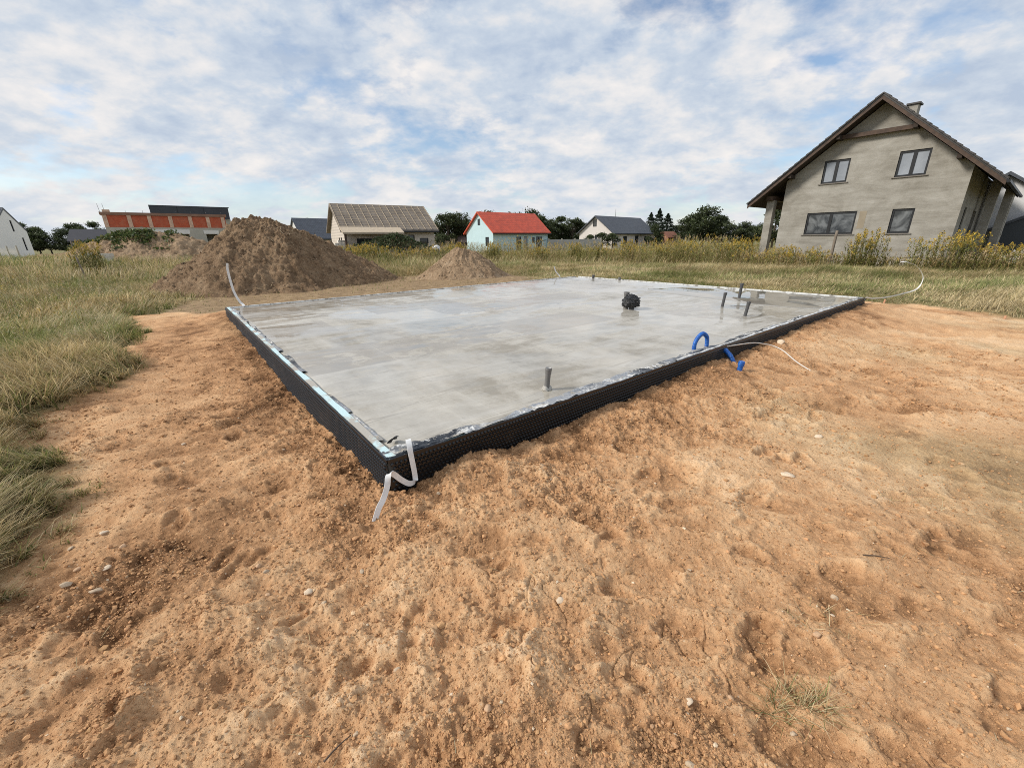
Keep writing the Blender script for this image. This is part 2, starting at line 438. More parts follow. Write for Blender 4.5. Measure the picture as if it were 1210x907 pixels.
def col_mat(name, rough=.9, bump=.3):
    m = NT(name); co = m.coord(); a = m.attr('col').outputs['Color']
    c = m.mix(1.0, a, m.ramp(m.noise(co, 60, 5, .7), [(.25, .62), (.75, 1.25)]), 'MULTIPLY')
    m.set(Base_Color=c, Roughness=rough, Normal=m.bump(m.noise(co, 120, 4, .7), bump, .006)); m.b.inputs['Specular IOR Level'].default_value = .2
    return m.mat
CM = col_mat('clod_earth')
def pick(n, rmin, rmax, tmin=-1.15, tmax=1.2, dens=None, power=1.0):
    r = np.exp(rng.uniform(math.log(rmin), math.log(rmax), n) ** 1.0); t = rng.uniform(tmin, tmax, n)
    x = r * np.sin(t); y = r * np.cos(t)
    a, b = slab_ab(x, y); ok = (sand_mask(x, y) > .75) & ~((a > -.03) & (b > -.03) & (a < 9.3) & (b < 12))
    if dens is not None: ok &= rng.uniform(0, 1, n) < dens(x, y)
    return x[ok], y[ok]
cx, cy = pick(340000, .8, 9, dens=lambda x, y: .24 + .75 * crumb_mask(x, y) ** 1.5)
cs = np.clip(rng.lognormal(math.log(.0029), .6, len(cx)), .0016, .016) * np.clip(.75 + np.hypot(cx, cy) * .12, .8, 1.7)
tcol = np.array([.54, .308, .152])[None] * rng.uniform(.66, 1.12, (len(cx), 1)) * rng.uniform(.98, 1.02, (len(cx), 3))
tag(scatter_lumps('sand_clods', cx, cy, cs, tcol, CM, 1), kind='stuff')
px_, py_ = pick(7000, .8, 12, dens=lambda x, y: .25 + .4 * crumb_mask(x, y))
ps = np.clip(rng.lognormal(math.log(.0042), .45, len(px_)), .002, .013) * np.clip(.7 + np.hypot(px_, py_) * .14, .8, 2.0)
pal = np.array([(.68, .47, .28), (.60, .38, .21), (.72, .57, .40), (.52, .32, .18), (.62, .38, .22)])[rng.integers(0, 5, len(px_))] * rng.uniform(.75, 1.1, (len(px_), 1))
tag(scatter_lumps('gravel', px_, py_, ps, pal, CM, 1, .65, .2), kind='stuff')

def stone_mesh(seed, sub=3):
    r = random.Random(seed); v, f = ico(sub)
    pl = [(Vector((r.gauss(0, 1), r.gauss(0, 1), r.gauss(0, 1))).normalized(), r.uniform(.55, .9)) for _ in range(12)]
    out = []
    for p in v:
        q = Vector(p)
        for nn, d in pl:
            e = q.dot(nn)
            if e > d: q -= nn * (e - d) * .9
        out.append(q[:])
    V = np.array(out) + .03 * np.random.default_rng(seed).normal(size=(len(out), 3))
    return np_mesh('stone', V, tris=f, smooth=True)
stone_mats = [simple_mat('stone_pale', (.68, .54, .39), .85, .25, 8, .3, 20), simple_mat('stone_tan', (.54, .35, .21), .85, .25, 8, .3, 20), simple_mat('stone_grey', (.50, .38, .26), .85, .25, 8, .3, 20)]
SM = []
for i in range(6):
    me = stone_mesh(50 + i); me.materials.append(stone_mats[i % 3]); SM.append(me)
def zat(x, y): return float(height(np.array([float(x)]), np.array([float(y)]))[0])
def stone(x, y, s, flat=.6, rz=None, el=1.0, me=None):
    o = bpy.data.objects.new('stone', me or random.choice(SM)); COL.objects.link(o)
    o.scale = (s * el, s, s * flat); o.rotation_euler = (random.uniform(-.3, .3), random.uniform(-.3, .3), random.uniform(0, 6.28) if rz is None else rz)
    o.location = (x, y, zat(x, y) + s * flat * .12)
    return o
# stones that stand out, each described
for (x, y, s, fl, rz, el, k, lab) in [
    (2.01, 2.61, .030, .6, -.5, 1.8, 0, 'large pale elongated stone lying alone on the sand right of the foundation corner'),
    (.22, 1.52, .020, .6, .2, 1.3, 0, 'small whitish stone on the sand below the middle of the picture'),
    (-1.03, 1.60, .019, .7, .3, 1.3, 0, 'cream coloured stone beside a curved footprint in the lower left sand'),
    (1.33, 1.34, .019, .8, 0, 1.0, 1, 'rounded reddish tan pebble on the right near the dry grass tuft'),
    (1.57, 1.55, .016, .7, 0, 1.3, 2, 'grey flat pebble at the far right of the sand above the grass tuft'),
    (2.73, 3.3, .028, .6, .1, 1.7, 0, 'flat whitish stone on the sand between the slab and the right edge'),
    (4.05, 6.02, .06, .9, .3, 1.0, 0, 'lumpy cream stone on top of the sand against the black membrane near the cable')]:
    tag(stone(x, y, s, fl, rz, el, SM[k]), lab, 'stone')
n = 0
while n < 34:
    r_ = math.exp(random.uniform(math.log(1.0), math.log(6.5))); t_ = random.uniform(-.95, 1.1)
    x, y = r_ * math.sin(t_), r_ * math.cos(t_); A_, B_ = slab_ab(x, y)
    if poly_sd(np.array([x]), np.array([y]), SAND_POLY)[0] < .1 or (A_ > -.2 and B_ > -.2): continue
    tag(stone(x, y, random.uniform(.007, .0135) * (1 + r_ * .09), random.uniform(.5, .8), None, random.uniform(1, 1.5)), 'small pale stone lying loose on the bare sand', 'stone', 'small stones scattered over the sand'); n += 1
# stones along the turf edge at lower left
for (x, y) in [(-2.25, 1.62), (-2.32, 1.75), (-2.20, 1.88), (-2.38, 1.98), (-2.16, 1.74), (-2.46, 1.86), (-2.08, 1.6)]:
    tag(stone(x, y, random.uniform(.014, .024), .6, None, 1.3), 'pale pebble at the turf edge in the lower left', 'stone', 'pebbles along the turf edge')

# ------------------------------------------------------------------ foundation slab
def concrete_mat():
    m = NT('wet_concrete'); co = m.coord()
    big = m.noise(co, .55, 5, .6, .4); med = m.noise(co, 2.2, 7, .65, .5); fine = m.noise(co, 22, 6, .7)
    st = m.noise(m.coord(scale=(.55, 2.0, 1), rot=(0, 0, .12)), 1.4, 6, .6, .6)
    st2 = m.noise(m.coord(scale=(2.2, .4, 1), rot=(0, 0, -.08)), 1.3, 6, .6, .5)
    def brick(scale, rw, rh, rot):
        br = m.n('TexBrick'); m.put(br.inputs['Vector'], m.coord(scale=(1, 1, 1), rot=(0, 0, rot)))
        br.inputs['Scale'].default_value = scale; br.inputs['Brick Width'].default_value = rw; br.inputs['Row Height'].default_value = rh
        br.inputs['Mortar Size'].default_value = .006; br.inputs['Mortar Smooth'].default_value = .9
        br.inputs['Color1'].default_value = (.3, .3, .3, 1); br.inputs['Color2'].default_value = (.7, .7, .7, 1); br.inputs['Mortar'].default_value = (.25, .25, .25, 1)
        return br
    b1 = brick(1.0, 2.1, 1.15, .02); b2 = brick(1.0, 1.5, 2.3, .05)
    t = m.math('MULTIPLY_ADD', big, .30, m.math('MULTIPLY', med, .34)); t = m.math('MULTIPLY_ADD', st, .19, t); t = m.math('MULTIPLY_ADD', st2, .22, t)
    t = m.math('ADD', t, m.math('MULTIPLY_ADD', b1.outputs['Color'], .26, -.13)); t = m.math('ADD', t, m.math('MULTIPLY_ADD', b2.outputs['Color'], .22, -.11))
    t = m.math('ADD', t, m.math('MULTIPLY_ADD', fine, .10, -.05))
    base = m.ramp(t, [(.37, (.30, .268, .212)), (.44, (.435, .402, .340)), (.53, (.535, .503, .438)), (.66, (.64, .612, .550))])
    # along the edges: darker, brown wash
    sx = m.n('SeparateXYZ'); m.put(sx.inputs[0], m.coord())
    for sc_, ro_ in (((.25, 5.0, 1), .55), ((.3, 4.2, 1), -.35)):
        ln = m.noise(m.coord(scale=sc_, rot=(0, 0, ro_)), .8, 2, .5, .2)
        lm = m.math('LESS_THAN', m.math('ABSOLUTE', m.math('SUBTRACT', ln, .53)), .0035)
        base = m.mix(m.math('MULTIPLY', lm, m.math('MULTIPLY', med, .55)), base, (.20, .175, .14))
    wet = m.ramp(m.math('ADD', m.math('MULTIPLY', big, .55), m.math('MULTIPLY', st, .45)), [(.455, 0.0), (.505, 1.0)])
    # local x runs along the right-hand side (0..11.6): the far right is the wettest
    dist_r = m.math('ADD', m.math('MULTIPLY', sx.outputs[0], .07), m.math('MULTIPLY', sx.outputs[1], -.015))
    wet = m.math('ADD', wet, m.math('SUBTRACT', dist_r, .12), clamp=True)
    rough = m.math('MULTIPLY_ADD', wet, -.40, .42); rough = m.math('ADD', rough, m.math('MULTIPLY_ADD', fine, .08, -.04)); rough = m.math('ADD', rough, m.math('MULTIPLY_ADD', med, .14, -.07)); rough = m.math('MAXIMUM', rough, .035)
    dm = m.ramp(m.math('ADD', m.math('MULTIPLY', b1.outputs['Color'], .95), m.math('MULTIPLY', m.math('ADD', med, m.math('MULTIPLY', st, .6)), .42)), [(.835, 0.), (.86, 1.)])
    dm2 = m.ramp(m.math('ADD', m.math('ADD', m.math('MULTIPLY', sx.outputs[1], .11), m.math('MULTIPLY', sx.outputs[0], -.05)), m.math('MULTIPLY', med, .34)), [(.96, 0.), (1.0, 1.)])
    lm2 = m.ramp(m.math('ADD', m.math('MULTIPLY', b2.outputs['Color'], .5), m.math('MULTIPLY', big, .6)), [(.60, 0.), (.622, 1.)])
    base = m.mix(m.math('MULTIPLY', lm2, .34), base, (.66, .635, .575))
    base = m.mix(m.math('MULTIPLY', m.math('MAXIMUM', dm, dm2), .46), base, (.20, .165, .125))
    rough = m.math('MULTIPLY_ADD', dm, -.12, rough, clamp=True); rough = m.math('MAXIMUM', rough, .04)
    base = m.mix(m.math('MULTIPLY', wet, .32), base, m.mix(1.0, base, (.62, .60, .56), 'MULTIPLY'))
    m.set(Base_Color=base, Roughness=rough, IOR=1.42)
    wv = m.n('TexWave'); wv.wave_type = 'RINGS'; m.put(wv.inputs['Vector'], m.coord(scale=(.55, .8, 1), rot=(0, 0, .4))); wv.inputs['Scale'].default_value = 1.1; wv.inputs['Distortion'].default_value = 9; wv.inputs['Detail'].default_value = 3; wv.inputs['Detail Scale'].default_value = .7
    rough = m.math('MULTIPLY_ADD', m.math('POWER', wv.outputs['Fac'], 6.0), .12, rough); m.put(m.b.inputs['Roughness'], rough)
    base = m.mix(m.math('MULTIPLY', m.math('POWER', wv.outputs['Fac'], 9.0), .14), base, (.62, .60, .56)); m.put(m.b.inputs['Base Color'], base)
    hgt = m.math('ADD', m.math('MULTIPLY', fine, .25), m.math('ADD', m.math('MULTIPLY', st, 1.0), m.math('MULTIPLY', b1.outputs['Color'], .3)))
    m.set(Normal=m.bump(hgt, .06, .010))
    return m.mat
CONC = concrete_mat()
slab = empty('foundation_slab', (CN[0], CN[1], 0), TH)          # local x = along right side, local y = along left side
tag(slab, 'freshly poured wet grey concrete house foundation slab edged in black membrane', 'foundation slab')

# concrete top with slightly ragged edge
nx, ny = 233, 181
X, Y = np.meshgrid(np.linspace(.075, SB - .075, nx), np.linspace(.075, SA - .075, ny))
wob = .022 * fbm(X * 4, Y * 4, 3, 5) + .014 * fbm(X * 17, Y * 17, 2, 6)
ex = np.minimum(X - .075, SB - .075 - X); ey = np.minimum(Y - .075, SA - .075 - Y)
Xw = X + wob * np.exp(-ex * 6); Yw = Y + wob * np.exp(-ey * 6)
Z = ZS - .004 + .0035 * fbm(X * .8, Y * .8, 3, 3) + .0012 * fbm(X * 5, Y * 5, 3, 4) - .010 * np.exp(-np.minimum(ex, ey) * 18) 
ii = np.arange(nx * ny).reshape(ny, nx)
q = np.stack([ii[:-1, :-1], ii[:-1, 1:], ii[1:, 1:], ii[1:, :-1]], -1).reshape(-1, 4)
Vt = np.stack([Xw.ravel(), Yw.ravel(), Z.ravel()], 1)
ring = np.concatenate([ii[0, :], ii[1:, -1], ii[-1, -2::-1], ii[-2:0:-1, 0]])
Vb = Vt[ring].copy(); Vb[:, 2] = -.15
o0 = len(Vt); m_ = len(ring); k_ = np.arange(m_)
qs2 = np.stack([ring, o0 + k_, o0 + (k_ + 1) % m_, ring[(k_ + 1) % m_]], -1)
link('concrete', np_mesh('concrete', np.concatenate([Vt, Vb]), np.concatenate([q, qs2]), smooth=True), CONC, slab)

# shallow standing water on the far right end
def puddle(name, cx, cy, rx, ry, seed, z):
    g = 90; a = np.linspace(0, 2 * PI, g + 1)[:-1]
    rad = 1 + .55 * fbm(np.cos(a) * 1.3 + seed, np.sin(a) * 1.3, 4, seed)
    V = [[cx, cy, z]] + [[cx + rx * r * k * math.cos(t), cy + ry * r * k * math.sin(t), z - dz] for k, dz in ((.96, 0), (1.0, .003), (1.03, .03)) for r, t in zip(rad, a)]
    V = np.array(V); V[:, 0] = np.clip(V[:, 0], .25, SB - .16); V[:, 1] = np.clip(V[:, 1], .22, SA - .2)
    F = np.array([[0, i + 1, (i + 1) % g + 1] for i in range(g)])
    Qp = np.array([[1 + k * g + i, 1 + (k + 1) * g + i, 1 + (k + 1) * g + (i + 1) % g, 1 + k * g + (i + 1) % g] for k in (0, 1) for i in range(g)])
    return np_mesh(name, V, Qp, F, smooth=True)
pm = NT('standing_water'); pco = pm.coord()
pm.set(Base_Color=pm.ramp(pm.noise(pco, 1.5, 4), [(.3, (.26, .235, .195)), (.7, (.36, .335, .285))]), Roughness=.02, IOR=1.38, Normal=pm.bump(pm.noise(pco, 6, 2), .015, .01))
for i, (cx_, cy_, rx, ry) in enumerate([(10.1, 2.1, 1.45, 2.0)]):
    link('puddle', puddle('puddle', cx_, cy_, rx, ry, 7 + i, ZS + .0015), pm.mat, slab)

# rigid insulation strips just inside the membrane
xps = NT('blue_insulation'); xco = xps.coord()
xps.set(Base_Color=xps.mix(xps.ramp(xps.noise(xco, 2.4, 7, .7), [(.475, 0.), (.545, 1.)]), (.54, .71, .73), (.42, .39, .34)), Roughness=.7, Normal=xps.bump(xps.noise(xco, 60, 4), .2, .01))
def strip_mesh(name, L, width, z, axis, off, seed, amp=.006, step=.04, wj=.3, gaps=0.0):
    n = int(L / step); s = np.linspace(0, L, n)
    zz = z + amp * fbm(s * 3, s * 0 + seed, 3, seed); wd = width * (1 + wj * fbm(s * 2.3, s * 0 + 9, 3, seed + 1))
    i0 = off + .002 * fbm(s * 5, s * 0, 2, seed)
    p0 = np.stack([s, i0, zz - .12], 1); p1 = np.stack([s, i0, zz], 1); p2 = np.stack([s, i0 + wd, zz], 1); p3 = np.stack([s, i0 + wd, zz - .12], 1)
    V = np.concatenate([p0, p1, p2, p3]);
    if axis == 'y': V = V[:, [1, 0, 2]]
    k = np.arange(n - 1); Qs = []
    for r_ in range(3): Qs.append(np.stack([k + r_ * n, k + 1 + r_ * n, k + 1 + (r_ + 1) * n, k + (r_ + 1) * n], 1))
    Qs = np.concatenate(Qs)
    if axis == 'x': Qs = Qs[:, ::-1]
    return np_mesh(name, V, Qs)
link('insulation_strip', strip_mesh('insulation_strip', SA - .05, .050, ZS + .012, 'y', .012, 3), xps.mat, slab)
link('insulation_strip', strip_mesh('insulation_strip', SB - .2, .030, ZS + .004, 'x', .012, 4), xps.mat, slab)
xw = NT('pale_insulation'); xwc = xw.coord(); xw.set(Base_Color=xw.ramp(xw.noise(xwc, 7, 6, .7), [(.40, (.30, .28, .25)), (.52, (.72, .73, .72))]), Roughness=.6)
st_ = link('insulation_strip', strip_mesh('insulation_strip', 5.4, .026, ZS + .026, 'x', .004, 8, .010), xw.mat, slab); st_.location = (3.5, 0, 0)
st_ = link('insulation_strip', strip_mesh('insulation_strip', SB - .1, .045, ZS + .010, 'x', SA - .05, 18, .004), xw.mat, slab)
st_ = link('insulation_strip', strip_mesh('insulation_strip', SA - .1, .045, ZS + .010, 'y', SB - .05, 19, .004), xw.mat, slab)

# crumpled black film folded over the edge, smeared with cement
film = NT('edge_film'); fco = film.coord()
dirt = film.ramp(film.math('ADD', film.noise(fco, 6, 8, .75, .6), film.math('MULTIPLY_ADD', film.noise(fco, 30, 4, .7), .3, -.15)), [(.50, 0.), (.56, 1.)])
film.set(Base_Color=film.mix(dirt, film.ramp(film.noise(fco, 1.3, 5, .6), [(.42, (.022, .024, .028)), (.58, (.30, .315, .335))]), film.ramp(film.noise(fco, 14, 4), [(.4, (.34, .31, .26)), (.62, (.74, .74, .72))])), Roughness=film.math('MULTIPLY_ADD', dirt, .45, .22), Normal=film.bump(film.noise(fco, 26, 5, .6, 1.2), .5, .02))
def film_mesh(name, s0, s1, axis, i0, width, seed, lift=.018):
    n = max(8, int((s1 - s0) / .02)); mth = 9
    S, T = np.meshgrid(np.linspace(s0, s1, n), np.linspace(0, 1, mth))
    W = width * (.75 + .55 * (fbm(S * 2.1, S * 0 + seed, 4, seed)))
    I = i0 + W * T
    crk = np.abs(fbm(S * 9 + T * 2, T * 5, 3, seed + 3))
    ZZ = ZS + .006 + lift * crk * (1 - .3 * T) + .006 * fbm(S * 1.4, T * 2, 2, seed + 5) - .010 * (T > .95)
    V = np.stack([S.ravel(), I.ravel(), ZZ.ravel()], 1)
    if axis == 'y': V = V[:, [1, 0, 2]]
    k = np.arange(n * mth).reshape(mth, n)
    qd = np.stack([k[:-1, :-1], k[:-1, 1:], k[1:, 1:], k[1:, :-1]], -1).reshape(-1, 4)
    if axis == 'y': qd = qd[:, ::-1]
    return np_mesh(name, V, qd, smooth=True)
link('edge_film', film_mesh('edge_film', .0, SB - .1, 'x', .004, .17, 11, .026), film.mat, slab)
for (s0, s1, wd, sd_) in [(.32, .95, .055, 12), (1.0, 1.55, .06, 13), (2.5, 3.4, .075, 14), (3.7, 6.0, .09, 15), (6.5, 8.8, .10, 16)]:
    link('edge_film', film_mesh('edge_film', s0, s1, 'y', .056, wd, sd_, .010), film.mat, slab)
link('corner_film', film_mesh('corner_film', -.004, .40, 'x', -.002, .15, 21, .030), simple_mat('glossy_black_film', (.016, .018, .022), .28, .2, 5, .5, 14), slab)
# torn film tab curling up at the near corner
def tab_mesh(ax, ay, w_, h_, rz):
    n = 8; V = []
    for i in range(n):
        t = i / (n - 1)
        for j in range(5):
            u = j / 4 - .5
            V.append((u * w_ * (1 - .75 * t), -.05 * t * t + .012 * math.sin(u * 9), h_ * t - .02 * abs(u) * t))
    V = np.array(V); c, s = math.cos(rz), math.sin(rz)
    V = np.stack([V[:, 0] * c - V[:, 1] * s + ax, V[:, 0] * s + V[:, 1] * c + ay, V[:, 2] + ZS + .004], 1)
    k = np.arange(n * 5).reshape(n, 5)
    return np_mesh('film_tab', V, np.stack([k[:-1, :-1], k[:-1, 1:], k[1:, 1:], k[1:, :-1]], -1).reshape(-1, 4), smooth=True)
blk = simple_mat('black_film', (.022, .023, .026), .35, .2, 5)
link('film_tab', tab_mesh(.14, .26, .09, .055, .5), blk, slab)
link('film_tab', tab_mesh(5.9, .05, .10, .05, 1.2), blk, slab)
link('film_tab', tab_mesh(7.2, .05, .08, .04, -.4), blk, slab)

# dimpled membrane, each side a part
mem = NT('dimple_membrane'); mco = mem.coord()
dust = mem.ramp(mem.noise(mco, 3.2, 7, .7), [(.60, 0.), (.80, .4)])
mem.set(Base_Color=mem.mix(dust, (.007, .0072, .008), (.12, .078, .045)), Roughness=.30); mem.b.inputs['Specular IOR Level'].default_value = .60
def membrane(L, axis, dimples=True, sign=-1, off=0.0, seed=1):
    # sheet with its dimples in one mesh, local s along the side, d outwards
    n = int(L / .03) + 1; s = np.linspace(-.008, L + .008, n)
    top = ZS + .016 + .006 * fbm(s * 1.2, s * 0, 3, seed) + .003 * fbm(s * 9, s * 0, 2, seed + 1)
    wv = .006 * fbm(s * .9, s * 0 + 3, 3, seed + 2)
    zs = np.array([-.12, 0, .12, .22, 1.0])
    Vs = []; 
    for j, zf in enumerate(zs):
        zz = top if j == 4 else np.full(n, zf)
        Vs.append(np.stack([s, .010 + wv * (1 if j > 1 else .4), zz], 1))
    Vs.append(np.stack([s, 0.002 + wv, top + .001], 1))       # thickness of the top lip
    Vs.append(np.stack([s, 0.002 + wv, top - .03], 1))
    V = np.concatenate(Vs); R = len(Vs); k = np.arange(n - 1)
    Qs = np.concatenate([np.stack([k + r * n, k + 1 + r * n, k + 1 + (r + 1) * n, k + (r + 1) * n], 1) for r in range(R - 1)])
    parts, quads, tris = [V], [Qs], []
    if dimples:
        pitch = .031
        ss = np.arange(.02, L - .01, pitch); zz = np.arange(-.03, ZS + .002, pitch)
        Sg, Zg = np.meshgrid(ss, zz); Sg = Sg + (np.arange(len(zz)) % 2)[:, None] * pitch * .5
        c = np.stack([Sg.ravel(), Zg.ravel()], 1); nd = len(c); h = 6
        dwv = .006 * fbm(c[:, 0] * .9, c[:, 0] * 0 + 3, 3, seed + 2)
        a = np.arange(h) * 2 * PI / h
        r0, r1, hh = .0145, .0070, .0135
        b0 = np.stack([c[:, 0, None] + r0 * np.cos(a), np.repeat((.0105 + dwv)[:, None], h, 1), c[:, 1, None] + r0 * np.sin(a)], -1)
        b1 = np.stack([c[:, 0, None] + r1 * np.cos(a), np.repeat((.0105 + dwv + hh)[:, None], h, 1), c[:, 1, None] + r1 * np.sin(a)], -1)
        D = np.concatenate([b0, b1], 1).reshape(-1, 3)
        o = len(V) + (np.arange(nd) * 2 * h)[:, None]
        i = np.arange(h)
        qd = np.stack([o + i, o + (i + 1) % h, o + h + (i + 1) % h, o + h + i], -1).reshape(-1, 4)
        cap = np.concatenate([np.stack([o[:, 0] + h, o[:, 0] + h + 1, o[:, 0] + h + 2, o[:, 0] + h + 3], 1), np.stack([o[:, 0] + h, o[:, 0] + h + 3, o[:, 0] + h + 4, o[:, 0] + h + 5], 1)])
        parts.append(D); quads += [qd, cap]
    V = np.concatenate(parts)
    V[:, 1] = off + sign * V[:, 1]
    if axis == 'y': V = V[:, [1, 0, 2]]
    return np_mesh('dimple_membrane', V, np.concatenate(quads))
link('dimple_membrane', membrane(SB, 'x', True, -1, 0, 1), mem.mat, slab)
link('dimple_membrane', membrane(SA, 'y', True, -1, 0, 5), mem.mat, slab)
back_a = link('dimple_membrane', membrane(SB, 'x', False, 1, SA - .01, 9), mem.mat, slab); back_a.location = (0, 0, -.05)
back_b = link('dimple_membrane', membrane(SA, 'y', False, 1, SB - .01, 13), mem.mat, slab); back_b.location = (0, 0, -.05)

# ------------------------------------------------------------------ swept shapes
def frames(P):
    P = [Vector(p) for p in P]; out = []; prev = None
    for i, p in enumerate(P):
        t = (P[min(i + 1, len(P) - 1)] - P[max(i - 1, 0)]).normalized()
        if prev is None:
            n = t.orthogonal().normalized()
        else:
            n = (prev - t * prev.dot(t)).normalized()
        prev = n; out.append((p, t, n, t.cross(n)))
    return out
def smooth_path(pts, n=8):
    P = [Vector(p) for p in pts]; P = [P[0] * 2 - P[1]] + P + [P[-1] * 2 - P[-2]]; out = []
    for i in range(1, len(P) - 2):
        for k in range(n):
            t = k / n; a, b, c, d = P[i - 1:i + 3]
            out.append(.5 * ((2 * b) + (c - a) * t + (2 * a - 5 * b + 4 * c - d) * t * t + (-a + 3 * b - 3 * c + d) * t ** 3))
    out.append(P[-2]); return out
def tube(P, R, seg=12, caps=True, rib=None):
    Fm = frames(P); V = []; n = len(Fm)
    R = [R] * n if not hasattr(R, '__len__') else R
    for (p, t, a, b), r in zip(Fm, R):
        for k in range(seg):
            q = 2 * PI * k / seg
            V.append((p + (a * math.cos(q) + b * math.sin(q)) * r)[:])
    Qs = [(i * seg + k, i * seg + (k + 1) % seg, (i + 1) * seg + (k + 1) % seg, (i + 1) * seg + k) for i in range(n - 1) for k in range(seg)]
    T = []
    if caps:
        for e, i in ((0, 0), (1, n - 1)):
            c = len(V); V.append(Fm[i][0][:])
            T += [(c, i * seg + (k + 1) % seg, i * seg + k) if e == 0 else (c, i * seg + k, i * seg + (k + 1) % seg) for k in range(seg)]
    return np.array(V), np.array(Qs), np.array(T)
def tube_obj(name, P, R, mat, parent=None, seg=12, caps=True):
    V, Qs, T = tube(P, R, seg, caps)
    return link(name, np_mesh(name, V, Qs, T if len(T) else None, smooth=True), mat, parent)
def lathe_obj(name, prof, loc, mat, parent=None, seg=28, tilt=(0, 0)):
    V = []; n = len(prof)
    for r, z in prof:
        for k in range(seg):
            q = 2 * PI * k / seg; V.append((r * math.cos(q), r * math.sin(q), z))
    V = np.array(V); Qs = [(i * seg + k, i * seg + (k + 1) % seg, (i + 1) * seg + (k + 1) % seg, (i + 1) * seg + k) for i in range(n - 1) for k in range(seg)]
    me = np_mesh(name, V, np.array(Qs), smooth=True); me.shade_smooth() if hasattr(me, 'shade_smooth') else None
    try: me.set_sharp_from_angle(angle=math.radians(35))
    except Exception: pass
    o = link(name, me, mat, parent); o.location = loc; o.rotation_euler = (tilt[0], tilt[1], 0)
    return o

# ------------------------------------------------------------------ pipes in the slab
pvc = simple_mat('grey_pvc', (.16, .155, .15), .45, .15, 6)
pvc_dk = simple_mat('dark_grey_pvc', (.085, .085, .088), .45, .15, 6)
cement = simple_mat('cement_blob', (.42, .40, .36), .7, .25, 20, .4, 40)
water_dk = pm.mat
def drain_pipe(a, b, hgt, rad, label, grp=None, tilt=(0, 0), mat=pvc, collar=False):
    p = slab_pt(a, b, ZS - .01)
    t = empty('drain_pipe', p); tag(t, label, 'pipe', grp)
    sh = .055
    prof = [(rad, -.02), (rad, hgt - sh - .012), (rad * 1.13, hgt - sh), (rad * 1.16, hgt - sh + .006), (rad * 1.16, hgt - .028), (rad * 1.24, hgt - .024), (rad * 1.24, hgt - .010), (rad * 1.15, hgt - .006), (rad * 1.15, hgt), (rad * 1.02, hgt), (rad * .98, hgt - .06)]
    lathe_obj('pipe_body', prof, (0, 0, 0), mat, t, tilt=tilt)
    lathe_obj('end_cap', [(0.0001, hgt - .012), (rad * .96, hgt - .012), (rad * 1.0, hgt - .004), (rad * 1.03, hgt - .001)], (0, 0, 0), simple_mat('pipe_cap', (.50, .50, .49), .5, .1) if collar else pvc_dk, t, tilt=tilt)
    if collar:
        v, f = ico(3); rr_ = np.random.default_rng(3); ang = np.arctan2(v[:, 1], v[:, 0])
        V = v * np.array([rad * 1.75, rad * 1.75, .045]) * (1 + .18 * np.sin(ang * 3 + 1) + .08 * np.sin(ang * 7))[:, None] + .0025 * rr_.normal(size=v.shape); V[:, 2] = np.abs(V[:, 2]) * 1.1
        link('cement_collar', np_mesh('cement_collar', V, tris=f, smooth=True), cement, t)
    return t
drain_pipe(.33, 1.73, .225, .026, 'grey capped drain pipe standing near the front edge of the slab', collar=True, tilt=(-.03, .08))
drain_pipe(1.60, 8.00, .30, .028, 'leaning dark pipe, leftmost of the three at the wet end of the slab', 'pipes at the wet end of the slab', tilt=(0, .09), mat=pvc_dk)
drain_pipe(1.94, 9.57, .35, .032, 'dark pipe farthest back of the three at the wet end of the slab', 'pipes at the wet end of the slab', tilt=(0, .05), mat=pvc_dk)
drain_pipe(.81, 7.20, .27, .028, 'leaning dark pipe nearest the slab edge of the three at the wet end', 'pipes at the wet end of the slab', tilt=(0, .12), mat=pvc_dk)
drain_pipe(7.92, 11.35, .13, .045, 'short dark pipe stub at the far corner of the slab', mat=pvc_dk)
drain_pipe(6.79, 11.42, .10, .04, 'pale grey pipe stub at the far edge of the slab', mat=pvc)

# pipe wrapped in a black plastic bag
bag = empty('bagged_pipe', slab_pt(2.69, 6.35, ZS - .005)); tag(bag, 'pipe stub wrapped in a crumpled black plastic bag on the slab', 'wrapped pipe')
lathe_obj('pipe_body', [(.05, 0), (.05, .285), (.058, .29), (.058, .335), (.048, .335), (.046, .27)], (-.075, .10, 0), pvc, bag)
lathe_obj('pipe_body', [(.055, 0), (.055, .2), (.0001, .2)], (.02, 0, 0), pvc_dk, bag)
v, f = ico(5)
ang = np.arctan2(v[:, 1], v[:, 0])
fold = np.abs(fbm(ang * 2.2 + v[:, 2] * 1.5, v[:, 2] * 3 + ang, 4, 71)) + .6 * np.abs(fbm(ang * 5, v[:, 2] * 6, 3, 72))
rad = (.165 - .035 * v[:, 2]) * (.80 + .42 * fold)
Vb = np.stack([v[:, 0] * rad * 1.05, v[:, 1] * rad, v[:, 2] * (.125 + .03 * fold) + .165], 1)
Vb[:, 2] += .02 * fbm(v[:, 0] * 3, v[:, 1] * 3, 3, 73); Vb[:, 2] = np.maximum(Vb[:, 2], .028 + .02 * fold)
bagm = NT('black_bag'); bc = bagm.coord()
bagm.set(Base_Color=(.014, .014, .015), Roughness=.33, Normal=bagm.bump(bagm.noise(bc, 22, 6, .6, 1.5), .6, .03))
link('plastic_bag', np_mesh('plastic_bag', Vb, tris=f, smooth=True), bagm.mat, bag)

